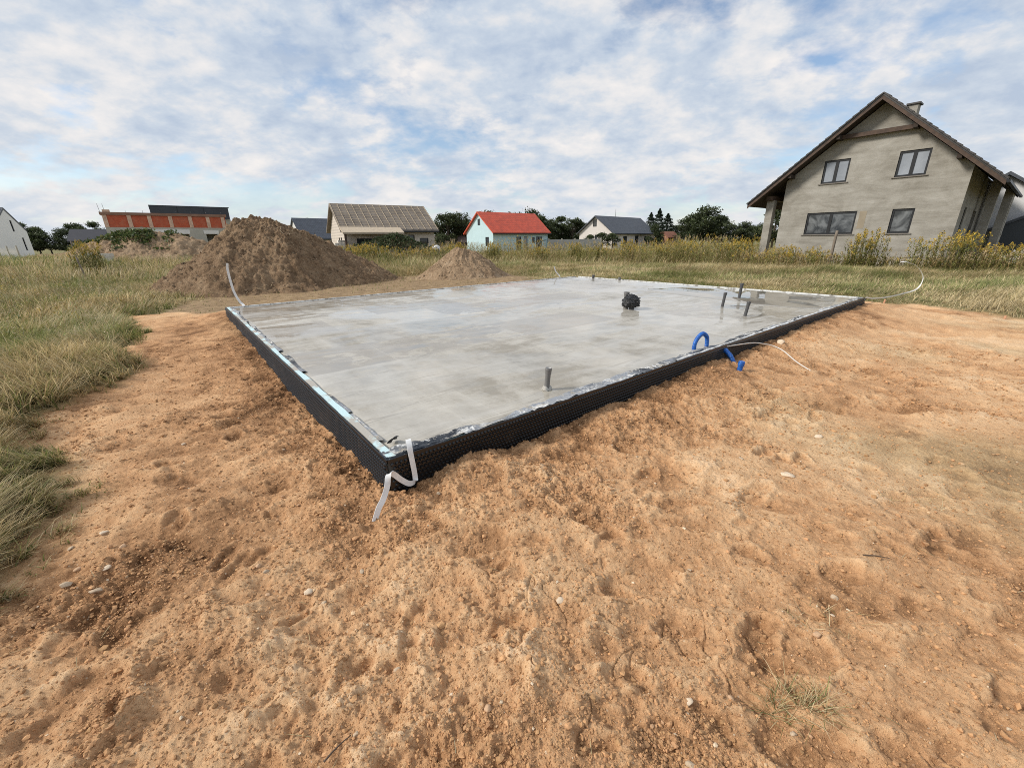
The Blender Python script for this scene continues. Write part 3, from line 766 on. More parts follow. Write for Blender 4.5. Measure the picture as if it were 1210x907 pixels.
# ------------------------------------------------------------------ blue conduits
blue = NT('blue_conduit'); bco = blue.coord()
blue.set(Base_Color=blue.ramp(blue.noise(bco, 12, 4), [(.3, (.010, .085, .36)), (.7, (.020, .15, .52))]), Roughness=.38)
def corrugated(name, pts, r, label, cat, n=26):
    P = smooth_path(pts, n); L = [0]
    for i in range(1, len(P)): L.append(L[-1] + (P[i] - P[i - 1]).length)
    R = [r * (1 + .10 * (1 if math.sin(l / .012 * 2 * PI) > 0 else -1)) for l in L]
    o = tube_obj(name, P, R, blue.mat, None, 16); tag(o, label, cat); return o
A1 = slab_pt(.19, 4.22, 0); A2 = slab_pt(.165, 4.50, 0); am = (A1 + A2) / 2
def vz(p, z): return (p[0], p[1], z)
d12 = (A2 - A1)
corrugated('blue_conduit', [vz(A1, ZS - .04), vz(A1 + d12 * .04, ZS + .08), vz(A1 + d12 * .28, ZS + .155), vz(A1 + d12 * .58, ZS + .18), vz(A1 + d12 * .90, ZS + .13), vz(A2, ZS + .05), vz(A2 + d12 * .02, ZS - .04)], .025, 'blue corrugated conduit looping up out of the slab edge', 'conduit')
c1 = slab_pt(-.005, 4.64, .20); c2 = slab_pt(-.05, 4.64, .20); c3 = slab_pt(-.15, 4.66, .10)
z3 = zat(c3[0], c3[1])
corrugated('blue_conduit', [vz(c1, .25), vz((c1 + c2) / 2, .255), vz(c2, .235), vz((c2 + c3) / 2, .185), vz(c3, z3 - .02)], .029, 'blue conduit bending down from the membrane into the sand', 'conduit')
e0 = slab_pt(-.343, 4.377, 0); ze = zat(e0[0], e0[1])
st = empty('conduit_stub', (e0[0], e0[1], ze)); tag(st, 'short blue capped conduit stub sticking up from the sand', 'conduit stub')
lathe_obj('stub_body', [(.030, -.05), (.030, .060), (.036, .062), (.036, .115), (.034, .119), (.0001, .119)], (0, 0, 0), blue.mat, st, tilt=(.05, .08))
lathe_obj('cap_ring', [(.0372, .082), (.0385, .084), (.0385, .090), (.0372, .092)], (0, 0, 0), blue.mat, st, tilt=(.05, .08))

# ------------------------------------------------------------------ galvanised strips and cable
galv = NT('galvanised_steel'); gco = galv.coord()
galv.set(Base_Color=galv.ramp(galv.noise(gco, 18, 5, .6), [(.3, (.66, .66, .65)), (.7, (.84, .84, .82))]), Roughness=.45, Metallic=0.0)
def ribbon(name, pts, wdirs, width, mat, label, cat, thick=.004, n=10):
    P = smooth_path(pts, n); Wd = smooth_path(wdirs, n); V = []
    for i, (p, w_) in enumerate(zip(P, Wd)):
        t = (P[min(i + 1, len(P) - 1)] - P[max(i - 1, 0)]).normalized()
        w_ = (w_ - t * w_.dot(t)).normalized(); nn = t.cross(w_)
        for a, b in ((-1, -1), (1, -1), (1, 1), (-1, 1)): V.append((p + w_ * a * width / 2 + nn * b * thick / 2)[:])
    m_ = len(P); Qs = [(i * 4 + k, i * 4 + (k + 1) % 4, i * 4 + 4 + (k + 1) % 4, i * 4 + 4 + k) for i in range(m_ - 1) for k in range(4)] + [(3, 2, 1, 0), (m_ * 4 - 4, m_ * 4 - 3, m_ * 4 - 2, m_ * 4 - 1)]
    o = link(name, np_mesh(name, np.array(V), np.array(Qs)), mat); tag(o, label, cat); return o
g0 = slab_pt(.115, .255, ZS - .01); 
UX = tuple(V3); ZU = (0, 0, 1); UY = tuple(U3)
grd = zat(-.93, 2.22)
gz1 = zat(*slab_pt(-.17, -.19)[:2]); gz2 = zat(*slab_pt(-.22, -.27)[:2])
ribbon('grounding_strip', [slab_pt(.12, .20, ZS - .03), slab_pt(.10, .19, ZS + .05), slab_pt(.05, .172, ZS + .085), slab_pt(.0, .155, ZS + .06), slab_pt(-.022, .150, ZS - .0), slab_pt(-.028, .156, ZS - .09), slab_pt(-.032, .158, ZS - .155),
    slab_pt(-.040, .150, ZS - .185), slab_pt(-.055, .103, ZS - .175), slab_pt(-.072, .044, ZS - .114), slab_pt(-.090, -.004, ZS - .048), slab_pt(-.102, -.034, ZS - .022), slab_pt(-.115, -.056, ZS - .035), slab_pt(-.13, -.075, ZS - .09), slab_pt(-.15, -.115, ZS - .15), slab_pt(-.165, -.155, max(ZS - .19, gz1 + .03)), slab_pt(-.18, -.195, gz2 + .015)],
    [UX, UX, UX, UX, UX, UX, UX, (.3, .2, .8), ZU, ZU, (.2, .1, .9), (.6, .2, .5), (1, .1, .1), UX, UX, UX, UX], .036, galv.mat, 'flat galvanised steel strip bent over the near corner of the slab', 'steel strip')
ribbon('grounding_strip', [(-6.25, 9.70, ZS - .03), (-6.30, 9.75, .31), (-6.37, 9.76, .385), (-6.455, 9.77, .60), (-6.487, 9.78, .885), (-6.49, 9.78, 1.11), (-6.468, 9.78, 1.24)],
    [(1, .3, 0)] * 7, .050, galv.mat, 'pale steel strip standing up from the far left corner of the slab', 'steel strip')
ribbon('grounding_strip', [(1.96, 16.85, ZS - .03), (1.95, 16.9, .30), (1.81, 16.9, .46), (1.75, 16.9, .60), (1.735, 16.9, .66)],
    [(1, .2, 0)] * 5, .045, galv.mat, 'small curved steel strip rising at the far edge of the slab', 'steel strip')
# long strip looping through the grass right of the slab
def pp(x, y, z): return (x, y, z)
ribbon('grounding_strip', [(8.15, 9.55, ZS - .03), (8.5, 9.9, .27), (9.0, 10.3, .19), (9.7, 10.7, .16), (10.35, 11.0, .20), (10.7, 11.0, .32), (10.79, 11.0, .55), (10.70, 11.0, .74), (10.49, 11.0, .92), (10.22, 11.0, 1.01), (10.08, 11.0, 1.01)],
    [ZU, ZU, ZU, ZU, ZU, (.1, .3, .8), (.1, .8, .2), (.1, 1, .2), (.0, 1, .2), (.0, .9, .3), (.0, .9, .4)], .028, galv.mat, 'long white steel strip curling through the grass beyond the right slab corner', 'steel strip')
cab = simple_mat('white_cable', (.62, .58, .52), .5, .1)
cpts = [slab_pt(.02, 4.62, ZS - .01), slab_pt(-.03, 4.80, ZS - .012), slab_pt(-.06, 5.10, ZS - .03), slab_pt(-.10, 5.36, ZS - .05), slab_pt(-.17, 5.50, ZS - .075)]
for a_, b_, u_ in [(-.26, 5.62, .05), (-.40, 5.60, .03), (-.64, 5.38, .022), (-.85, 5.28, .015)]:
    p = slab_pt(a_, b_); cpts.append((p[0], p[1], float(height(np.array([p[0]]), np.array([p[1]]), fine=False)[0]) + u_))
co_ = tube_obj('cable', smooth_path(cpts, 14), .0075, cab, None, 8); tag(co_, 'thin white cable lying over the membrane and down onto the sand', 'cable')

# orange marker stakes
orange = simple_mat('stake_wood', (.50, .27, .16), .8, .2, 20)
def stake(x, y, h, label):
    z = zat(x, y); bm = bmesh.new()
    r = .017
    vs = [bm.verts.new(p) for p in [(-r, -r, -.1), (r, -r, -.1), (r, r, -.1), (-r, r, -.1), (-r, -r, h), (r, -r, h), (r, r, h * .95), (-r, r, h * .95)]]
    for fidx in [(3, 2, 1, 0), (4, 5, 6, 7), (0, 1, 5, 4), (1, 2, 6, 5), (2, 3, 7, 6), (3, 0, 4, 7)]: bm.faces.new([vs[i] for i in fidx])
    bmesh.ops.bevel(bm, geom=bm.edges[:], offset=.003, segments=1, affect='EDGES')
    me = bpy.data.meshes.new('marker_stake'); bm.to_mesh(me); bm.free()
    o = link('marker_stake', me, orange); o.location = (x, y, z); o.rotation_euler = (.05, .12, .6); tag(o, label, 'stake')
stake(9.35, 10.35, .13, 'small orange wooden stake beside the right slab corner')
stake(10.3, 8.5, .07, 'small orange stake at the grass edge on the far right')

# ------------------------------------------------------------------ earth heaps
def heap_mesh(name, spine, R, seed, z0=-.15, nr=150, na=300, lump=.10, sharp=1.15):
    # spine: list of (x, y, height); profile: cone-like slopes around a ridge line
    sp = np.array(spine); c = sp[:, :2].mean(0)
    a = np.linspace(0, 2 * PI, na + 1)[:-1]; r = np.linspace(0.0, 1, nr) 
    ext = max(np.hypot(sp[:, 0] - c[0], sp[:, 1] - c[1])) + R * 1.15
    A_, R_ = np.meshgrid(a, r); x = c[0] + ext * R_ * np.cos(A_); y = c[1] + ext * R_ * np.sin(A_)
    x = x.ravel(); y = y.ravel(); z = np.full(x.shape, -9.0)
    wx = x + .35 * fbm(x * .7, y * .7, 3, seed); wy = y + .35 * fbm(x * .7, y * .7, 3, seed + 3)
    segs = list(zip(sp[:-1], sp[1:])) if len(sp) > 1 else [(sp[0], sp[0] + np.array([.01, 0, 0]))]
    for p, q in segs:
        e = q - p; L2 = e[0] ** 2 + e[1] ** 2
        for tt in np.linspace(0, 1, 9):
            h = p[2] + e[2] * tt; d = np.hypot(wx - p[0] - e[0] * tt, wy - p[1] - e[1] * tt)
            rad = R * (.45 + .55 * h / sp[:, 2].max())
            zz = h * (1 - (d / rad)) + .12 * np.exp(-(d / .35) ** 2) * 0 
            zz = np.where(zz > h * .86, h * .86 + (zz - h * .86) * .55, zz)
            z = np.maximum(z, zz)
    z = np.where(z < .25, .25 * np.exp((z - .25) / .25 * .8), z)
    ang = np.arctan2(y - c[1], x - c[0])
    gul = .6 * fbm(ang * 6 + .8 * fbm(x, y, 2, seed), R_.ravel() * 3.5, 4, seed + 5)
    cl = np.abs(fbm(x * 2.2, y * 2.2, 4, seed + 9, .6))
    body = sstep(.02, .35, z)
    z = z + body * (lump * 1.1 * gul + lump * 1.9 * (cl - .25) + lump * .55 * fbm(x * 7, y * 7, 3, seed + 11) + lump * .28 * fbm(x * 19, y * 19, 2, seed + 12)) - .14
    z = z + .0
    V = np.stack([x, y, z], 1); i = np.arange(nr * na).reshape(nr, na); j = np.roll(i, -1, 1)
    q = np.stack([i[:-1], j[:-1], j[1:], i[1:]], -1).reshape(-1, 4)
    return np_mesh(name, V, q, smooth=True), V
def earth_mat(name, dark, mid, light):
    m = NT(name); co = m.coord()
    f = m.math('ADD', m.math('MULTIPLY', m.noise(co, 1.6, 7, .7, .5), .6), m.math('MULTIPLY', m.noise(co, 9, 6, .75), .4))
    f = m.math('ADD', f, m.math('MULTIPLY_ADD', m.noise(co, 40, 4, .7), .24, -.12))
    m.set(Base_Color=m.ramp(f, [(.33, dark), (.5, mid), (.68, light)]), Roughness=.95, Normal=m.bump(m.math('ADD', m.noise(co, 10, 8, .75), m.math('MULTIPLY', m.noise(co, 38, 5, .7), .5)), .9, .12))
    m.b.inputs['Specular IOR Level'].default_value = .12
    return m.mat
heap_brown = earth_mat('heap_earth', (.105, .066, .038), (.285, .188, .112), (.45, .32, .20))
heap_sand = earth_mat('heap_sandy_earth', (.17, .11, .065), (.38, .265, .165), (.56, .42, .28))
def heap(name, spine, R, seed, mat, label, lump=.1, **k):
    me, V = heap_mesh(name, spine, R, seed, lump=lump, **k)
    root = empty(name, (0, 0, 0)); tag(root, label, 'soil heap')
    c = V.mean(0); root.location = (c[0], c[1], 0)
    o = link('earth', me, mat, root); o.location = (-c[0], -c[1], 0)
    return root, V, c
def straws(name, pts, lens, rootc, parent, mat, seed, up=.2):
    r = np.random.default_rng(seed); n = len(pts)
    a = r.uniform(0, 6.28, n); d = np.stack([np.cos(a), np.sin(a), r.uniform(-.5, up, n)], 1)
    w = np.stack([-np.sin(a), np.cos(a), r.uniform(-.3, .3, n)], 1) * r.uniform(.006, .014, n)[:, None]
    P0 = pts - w + [0, 0, .02]; P1 = pts + w + [0, 0, .02]; P2 = pts + d * lens[:, None]
    V = np.concatenate([P0, P1, P2]) - np.array([rootc[0], rootc[1], 0]); i = np.arange(n)
    col = np.array([.48, .38, .24])[None] * r.uniform(.4, 1.15, (n, 1))
    return link(name, np_mesh(name, V, tris=np.stack([i, i + n, i + 2 * n], 1), attrs=dict(col=np.tile(col, (3, 1)))), mat, parent)
STRAW = leaf_mat('straw', .1, .8)
GRASS = leaf_mat('grass_blades', .32, .6)
LEAF = leaf_mat('leaf', .22, .55)

big, BV, Bc = heap('soil_heap', [(-11.0, 17.3, 2.05), (-10.15, 17.2, 3.0), (-9.5, 17.4, 2.92), (-8.5, 18.4, 2.30), (-7.5, 19.5, 1.45)], 3.85, 101, heap_brown, 'large heap of grey brown topsoil behind the left corner of the slab', .13, nr=230, na=460)
k = np.nonzero((BV[:, 2] > .1))[0]; k = rng.choice(k, 2600); straws('roots', BV[k], rng.uniform(.08, .32, 2600), Bc, big, STRAW, 4, .3)
lumps_k = rng.choice(np.nonzero((BV[:, 2] > -.05))[0], 900)
def heap_lumps(V, kk, c, root, colr, smin, smax, seed):
    r = np.random.default_rng(seed); v0, f0 = ico(1); n = len(kk); s = r.uniform(smin, smax, n) ** 1.0
    L = v0[None] * r.uniform(.65, 1.25, (n, len(v0), 1)) * (s[:, None] * r.uniform(.7, 1.3, (n, 3)))[:, None, :]
    P = (L + (V[kk] - np.array([c[0], c[1], 0]))[:, None, :]).reshape(-1, 3)
    C = np.repeat(np.array(colr)[None] * r.uniform(.55, 1.4, (n, 1)), len(v0), 0)
    o = link('clods', np_mesh('clods', P, tris=(f0[None] + (np.arange(n) * len(v0))[:, None, None]).reshape(-1, 3), attrs=dict(col=C)), CM, root); tag(o, kind='stuff')
heap_lumps(BV, lumps_k, Bc, big, (.235, .165, .105), .012, .05, 1)
sm, SV, Sc = heap('soil_heap', [(-2.9, 20.6, 1.0), (-2.3, 20.4, 1.62), (-1.9, 20.5, 1.50), (-1.25, 20.7, .8)], 2.2, 131, heap_sand, 'smaller cone shaped heap of light brown soil behind the slab', .07, nr=130, na=260)
heap_lumps(SV, rng.choice(np.nonzero(SV[:, 2] > -.05)[0], 420), Sc, sm, (.36, .255, .16), .012, .05, 2)
bk, KV, Kc = heap('soil_heap', [(-30.2, 31.3, 2.15), (-27.8, 31, 2.75), (-25.3, 30.8, 2.9), (-23.4, 31, 2.6), (-21.5, 31.5, 2.0)], 4.4, 161, heap_sand, 'long weedy soil heap in front of the unfinished red brick building', .14)
ov, OV, Oc = heap('soil_heap', [(-12.8, 37.2, 1.7), (-11.3, 37, 2.2), (-9.8, 37, 2.45), (-8.4, 37.2, 2.0), (-7.2, 37.4, 1.5)], 3.6, 181, heap_brown, 'low mound overgrown with dark green plants in front of the beige unfinished house', .12)
bank, NV, Nc = heap('soil_heap', [(-40, 36, 1.2), (-36, 36.5, 1.4), (-33.6, 36, 1.05)], 3.0, 201, heap_sand, 'pale low bank of dug earth at the far left by the white house', .08)

def leaf_cloud(P, size, cols, seed, nrm=None, flat=.5):
    # quads of random facing; returns V, quads, colours
    r = np.random.default_rng(seed); n = len(P)
    u = r.normal(size=(n, 3)); u /= np.linalg.norm(u, axis=1)[:, None]
    w_ = r.normal(size=(n, 3)); w_[:, 2] += flat; w_ -= (w_ * u).sum(1)[:, None] * u; w_ /= np.linalg.norm(w_, axis=1)[:, None]
    s = size * r.uniform(.55, 1.4, (n, 1)); u = u * s; w_ = w_ * s * .55
    mid = P + u * .1
    V = np.stack([P - u, mid + w_, P + u, mid - w_], 1).reshape(-1, 3)
    return V, np.arange(n * 4).reshape(n, 4), np.repeat(cols, 4, 0)
def plants_on(name, V, c, root, n, size, cols, seed, lift=.25, mask=None):
    r = np.random.default_rng(seed); k = np.nonzero((V[:, 2] > .25) if mask is None else mask)[0]; k = r.choice(k, n)
    P = V[k] - np.array([c[0], c[1], 0]) + np.stack([r.normal(0, .12, n), r.normal(0, .12, n), np.abs(r.normal(0, lift, n))], 1)
    cc = np.array(cols)[r.integers(0, len(cols), n)] * r.uniform(.5, 1.3, (n, 1))
    v, q, cl = leaf_cloud(P, size, cc, seed)
    return link(name, np_mesh(name, v, q, attrs=dict(col=cl)), LEAF, root)
patch = fbm(KV[:, 0] * .55, KV[:, 1] * .55, 3, 7)
plants_on('leafy_weeds', KV, Kc, bk, 5200, .095, [(.09, .13, .035), (.12, .155, .05), (.19, .18, .07), (.06, .085, .03)], 3, .10, (KV[:, 2] > 1.35) & (patch - .12 + .35 * (KV[:, 2] - 1.7) + .05 * (-26 - KV[:, 0]) > .02))
plants_on('leafy_weeds', OV, Oc, ov, 9000, .10, [(.055, .075, .03), (.075, .10, .04), (.09, .10, .05)], 4, .10)

# ------------------------------------------------------------------ grass
def blades(x, y, z, h, wd, ang, th0, th1, cols, tipc=1.25, seg=3):
    n = len(x); r = np.random.default_rng(n)
    dx, dy = np.cos(ang), np.sin(ang)
    tw = ang + PI / 2 + r.normal(0, .5, n)
    wx, wy = np.cos(tw) * wd * .5, np.sin(tw) * wd * .5
    px, py, pz = x.copy(), y.copy(), z.copy(); rows = []; th = th0.copy()
    for i in range(seg + 1):
        f = 1 - (i / seg) * .85
        if i == seg: rows.append(np.stack([px, py, pz], 1)[:, None, :])
        else: rows.append(np.stack([np.stack([px - wx * f, py - wy * f, pz], 1), np.stack([px + wx * f, py + wy * f, pz], 1)], 1))
        if i < seg:
            s = h / seg; px = px + dx * np.sin(th) * s; py = py + dy * np.sin(th) * s; pz = pz + np.cos(th) * s; th = th + th1 / seg
    V = np.concatenate(rows, 1); m = V.shape[1]
    o = (np.arange(n) * m)[:, None]
    Qs = np.concatenate([o + np.array([[2 * i, 2 * i + 1, 2 * i + 3, 2 * i + 2]]) for i in range(seg - 1)], 0)
    T = o + np.array([[2 * seg - 2, 2 * seg - 1, 2 * seg]])
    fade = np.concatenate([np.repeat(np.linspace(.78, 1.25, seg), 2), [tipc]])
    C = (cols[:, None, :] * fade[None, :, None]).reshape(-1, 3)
    return V.reshape(-1, 3), Qs, T, C
def join(parts):
    o = 0; Vs, Qs, Ts, Cs = [], [], [], []
    for V, Q_, T, C in parts:
        Vs.append(V); Cs.append(C)
        if Q_ is not None and len(Q_): Qs.append(np.asarray(Q_) + o)
        if T is not None and len(T): Ts.append(np.asarray(T) + o)
        o += len(V)
    return np.concatenate(Vs), (np.concatenate(Qs) if Qs else None), (np.concatenate(Ts) if Ts else None), np.concatenate(Cs)
GREENS = np.array([(.215, .245, .080), (.27, .285, .105), (.155, .19, .062), (.34, .325, .13)])
STRAWS = np.array([(.50, .395, .21), (.58, .465, .26), (.42, .325, .165), (.66, .55, .34)])
def grass_cols(x, y, n, bias=0.0):
    d = fbm(x * .45, y * .45, 3, 301) * .9 + fbm(x * 1.8, y * 1.8, 3, 302) * .5 + bias
    dry = rng.uniform(-.55, .55, n) + d > .0
    c = np.where(dry[:, None], STRAWS[rng.integers(0, 4, n)], GREENS[rng.integers(0, 4, n)])
    return c * rng.uniform(.6, 1.15, (n, 1)) * (1 + .25 * fbm(x * .9, y * .9, 3, 303))[:, None]
def rand_polar(n, r0, r1, t0, t1):
    r = np.sqrt(rng.uniform(r0 ** 2, r1 ** 2, n)); t = np.radians(rng.uniform(t0, t1, n))
    return r * np.sin(t), r * np.cos(t)
def grass_zone(n, r0, r1, t0, t1, hgt, wd, bias=0.0, lean=(.5, 1.1), tuft=1.0, lim=None):
    x, y = rand_polar(n, r0, r1, t0, t1)
    # tufting: pull roots towards clump centres
    gs_ = .19; ix, iy = np.floor(x / gs_), np.floor(y / gs_)
    cx = (ix + 1.6 * vnoise(ix, iy, 501) - .3) * gs_; cy = (iy + 1.6 * vnoise(ix, iy, 502) - .3) * gs_
    kx = tuft * rng.uniform(.2, .8, n); x = x + (cx - x) * kx; y = y + (cy - y) * kx
    a, b = slab_ab(x, y)
    s = sand_mask(x, y); so = soil_mask(x, y)
    ok = (s < rng.uniform(.25, 1, n) ** 1.5) & ~((a > -.15) & (b > -.15) & (a < SA + .1) & (b < SB + .1)) & (rng.uniform(0, 1, n) > .93 * so)
    hc = np.hypot(x + 9.6, y - 17.8)
    ok &= ~((np.abs((x + 9.3) * .83 + (y - 18) * -.55) < 3.2) & (np.abs((x + 9.3) * .55 + (y - 18) * .83) < 2.6) & (hc < 3.6))
    # worn short grass near the slab's far sides
    dback = np.maximum(a - SA, b - SB); near_back = ((a > -1.5) & (b > -1.5) & (dback > 0))
    if lim is not None: ok &= lim(x, y, a, b)
    x, y, a, b, s, so, dback, nb = [q[ok] for q in (x, y, a, b, s, so, dback, near_back)]
    n = len(x)
    hh = hgt * rng.uniform(.45, 1.25, n) * (1 + .45 * fbm(x * .6, y * .6, 3, 305)) * (1 - .75 * s) * (1 - .55 * so)
    hh = hh * (1 - .38 * sstep(22, 27, np.hypot(x, y)) * (x < -12))
    hh = hh * np.where(nb, np.clip(.22 + .075 * dback, .22, 1), 1)
    z = height(x, y, fine=False) - .01
    ang = 5.6 + 1.6 * fbm(x * .35, y * .35, 3, 306) * 2 + .8 * fbm(x * 1.6, y * 1.6, 2, 307) * 2 + rng.normal(0, .8, n)
    t0_ = rng.uniform(lean[0] * .3, lean[0], n); t1_ = rng.uniform(lean[1] * .5, lean[1] * 1.3, n)
    return blades(x, y, z, hh, wd * rng.uniform(.7, 1.4, n), ang, t0_, t1_, grass_cols(x, y, n, bias))
zones = []
zones.append(grass_zone(190000, 1.8, 6.0, -85, -40, .36, .0060, .0, (.8, 1.0)))
zones.append(grass_zone(190000, 5.5, 13, -85, -28, .44, .0085, .02, (.8, 1.1)))
zones.append(grass_zone(110000, 12.5, 26, -70, -2, .46, .015, .10, (.7, 1.1)))
zones.append(grass_zone(45000, 25, 46, -66, -4, .75, .028, .05, (.4, .9)))
V, Q_, T, C = join(zones)
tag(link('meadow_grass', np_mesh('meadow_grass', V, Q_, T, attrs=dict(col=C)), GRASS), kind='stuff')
zones = [grass_zone(90000, 13, 30, -6, 40, .38, .013, .20, (.6, 1.1)), grass_zone(110000, 9.0, 30, 36, 75, .36, .012, .02, (.7, 1.2)), grass_zone(30000, 29, 60, -6, 60, .6, .03, .1, (.4, .9))]
V, Q_, T, C = join(zones)
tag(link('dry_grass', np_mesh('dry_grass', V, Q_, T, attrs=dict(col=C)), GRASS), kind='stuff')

# single tuft in the sand at lower right and thin dry straw around it
def tuft(x0, y0, n, rad, h, label, bias, lean=(.9, 1.1)):
    r = np.random.default_rng(int(abs(x0 * 100)))
    a = r.uniform(0, 6.28, n); q = rad * np.sqrt(r.uniform(0, 1, n)); x = x0 + q * np.cos(a) * 1.5; y = y0 + q * np.sin(a) * .8
    z = height(x, y) - .008
    cols = np.where((r.uniform(-1, 1, n) > bias)[:, None], STRAWS[r.integers(0, 4, n)] * 1.1, GREENS[r.integers(0, 4, n)] * .9) * r.uniform(.6, 1.1, (n, 1))
    V, Qq, T, C = blades(x, y, z, h * r.uniform(.3, 1.2, n), .0032 * r.uniform(.6, 1.4, n), r.uniform(0, 6.28, n), r.uniform(lean[0] * .7, lean[0] * 1.3, n), r.uniform(.2, lean[1], n), cols)
    V = V - np.array([x0, y0, 0]); root = link('grass_tuft', np_mesh('grass_tuft', V, Qq, T, attrs=dict(col=C)), GRASS); root.location = (x0, y0, 0); tag(root, label, 'grass tuft')
tuft(1.07, 1.07, 260, .085, .13, 'sparse half dry grass tuft in the sand at lower right', -.25)
tuft(2.72, 2.35, 90, .16, .12, 'flattened dry straw clump on the sand near the right edge', -.8)
tuft(1.42, 1.42, 70, .11, .10, 'thin straw wisps on the sand just above the green tuft', -.7)
sx_, sy_ = pick(2600, .9, 6, -1.1, 1.25, dens=lambda x, y: .03 + .5 * sstep(.9, 2.6, x - .1 * y) + .4 * sstep(-.9, .15, -poly_sd(x, y, SAND_POLY)) * (x < 0))
n = len(sx_)
V, Qq, T, C = blades(sx_, sy_, height(sx_, sy_) + .004, rng.uniform(.03, .11, n), np.full(n, .0028) * (1 + .12 * np.hypot(sx_, sy_)), rng.uniform(0, 6.28, n), rng.uniform(1.3, 1.6, n), rng.uniform(-.15, .25, n), STRAWS[rng.integers(0, 4, n)] * rng.uniform(.5, 1.1, (n, 1)))
tag(link('straw_litter', np_mesh('straw_litter', V, Qq, T, attrs=dict(col=C)), STRAW), kind='stuff')
tk = simple_mat('twig_bark', (.10, .07, .05), .9, .3, 30)
for (x, y, L, a, lab) in [(1.93, 1.75, .13, -.25, 'thin dark twig lying on the sand at the right'), (-.62, .93, .10, .9, 'small grey twig on the sand at the bottom left')]:
    z = zat(x, y); P = smooth_path([(x - math.cos(a) * L / 2, y - math.sin(a) * L / 2, z + .008), (x, y + .004, z + .011), (x + math.cos(a) * L / 2, y + math.sin(a) * L / 2, z + .008)], 5)
    o = tube_obj('twig', P, list(np.linspace(.0035, .0016, len(P))), tk, None, 6); tag(o, lab, 'twig')

# ------------------------------------------------------------------ tall weeds and goldenrod
GOLD = np.array([(.66, .46, .06), (.72, .53, .08), (.55, .38, .07), (.46, .32, .09)])
WGREEN = np.array([(.20, .215, .06), (.26, .26, .075), (.145, .17, .05), (.31, .28, .10)])
def weed_stems(x, y, z, h, r, gold=None, pale=None, nleaf=15, lw=.022, llen=.13, ang0=None):
    n = len(x); parts = []
    an = r.uniform(0, 6.28, n); th = np.abs(r.normal(.10, .10, n))
    scol = np.array([.28, .22, .09])[None] * r.uniform(.6, 1.3, (n, 1))
    parts.append(blades(x, y, z, h, np.full(n, lw * .5), an, th, th * .8, scol, 1.1))
    t = r.uniform(.12, .95, (n, nleaf)); H = h[:, None] * t
    lx = (x[:, None] + np.cos(an)[:, None] * np.sin(th)[:, None] * H).ravel(); ly = (y[:, None] + np.sin(an)[:, None] * np.sin(th)[:, None] * H).ravel(); lz = (z[:, None] + H * .985).ravel()
    m = n * nleaf
    lc = WGREEN[r.integers(0, 4, m)] * r.uniform(.55, 1.35, (m, 1)) * np.repeat(r.uniform(.75, 1.3, n) * (1 + .45 * fbm(x * .6, y * .6, 3, 411)), nleaf)[:, None]
    brown = np.repeat(r.uniform(0, 1, n) < .30 + .5 * fbm(x * .4, y * .4, 2, 412), nleaf); lc[brown] = np.array([.40, .29, .14]) * r.uniform(.6, 1.2, (brown.sum(), 1))
    parts.append(blades(lx, ly, lz, llen * r.uniform(.6, 1.3, m), np.full(m, lw), r.uniform(0, 6.28, m), r.uniform(.5, 1.3, m), r.uniform(.3, 1.1, m), lc, 1.15, 2))
    fl = []
    for mask, cols, k, sz, hh, rd in ((gold, GOLD, 26, lw * .75, .16, .10), (pale, np.array([(.66, .52, .34), (.58, .44, .27), (.74, .62, .44)]), 18, lw * .6, .22, .035)):
        if mask is None or not mask.any(): continue
        i = np.nonzero(mask)[0]; q = len(i)
        tx = x[i] + np.cos(an[i]) * np.sin(th[i]) * h[i]; ty = y[i] + np.sin(an[i]) * np.sin(th[i]) * h[i]; tz = z[i] + h[i] * .95
        u = r.uniform(0, 1, (q, k)); aa = r.uniform(0, 6.28, (q, k)); rr_ = rd * (1 - u * .85) * np.sqrt(r.uniform(0, 1, (q, k)))
        P = np.stack([tx[:, None] + rr_ * np.cos(aa), ty[:, None] + rr_ * np.sin(aa), tz[:, None] + hh * (u - .45)], -1).reshape(-1, 3)
        c = cols[r.integers(0, len(cols), q * k)] * r.uniform(.6, 1.2, (q * k, 1)) * np.repeat(r.uniform(.75, 1.2, q), k)[:, None]
        v, qd, cc = leaf_cloud(P, sz, c, int(r.integers(1, 9999))); fl.append((v, qd, None, cc))
    return parts, fl
def weed_band(n, region, seed, hmin=.7, hmax=1.35, goldp=.4, lw=.026):
    r = np.random.default_rng(seed); xs, ys = [], []
    while sum(map(len, xs)) < n:
        x, y = region(r, 4000); xs.append(x); ys.append(y)
    x = np.concatenate(xs)[:n]; y = np.concatenate(ys)[:n]
    z = height(x, y, fine=False) - .02
    sp = fbm(x * .33, y * .33, 3, 401); hv = fbm(x * .25, y * .25, 3, 402)
    h = (hmin + (hmax - hmin) * r.uniform(.3, 1, n)) * (1 + .75 * hv)
    gold = (r.uniform(0, 1, n) < goldp * np.clip(.6 + 3.8 * sp, 0, 2.4)); pale = ~gold & (r.uniform(0, 1, n) < np.clip(.5 - 1.2 * sp, .05, 1))
    return weed_stems(x, y, z, h, r, gold, pale, 15, lw, .15)
def reg_ab(a0, a1, b0, b1):
    def f(r, n):
        a = r.uniform(a0, a1, n); b = r.uniform(b0, b1, n); p = CN[None, :2] + a[:, None] * U3[None, :2] + b[:, None] * V3[None, :2]
        x, y = p[:, 0], p[:, 1]; keep = (b > b0 + 1.1 * (1 + 1.6 * fbm(x * .3, y * .3, 3, 9))) & (y > 2)
        return x[keep], y[keep]
    return f
def reg_xy(x0, x1, y0, y1):
    def f(r, n):
        return r.uniform(x0, x1, n), r.uniform(y0, y1, n)
    return f
P_, F_ = [], []
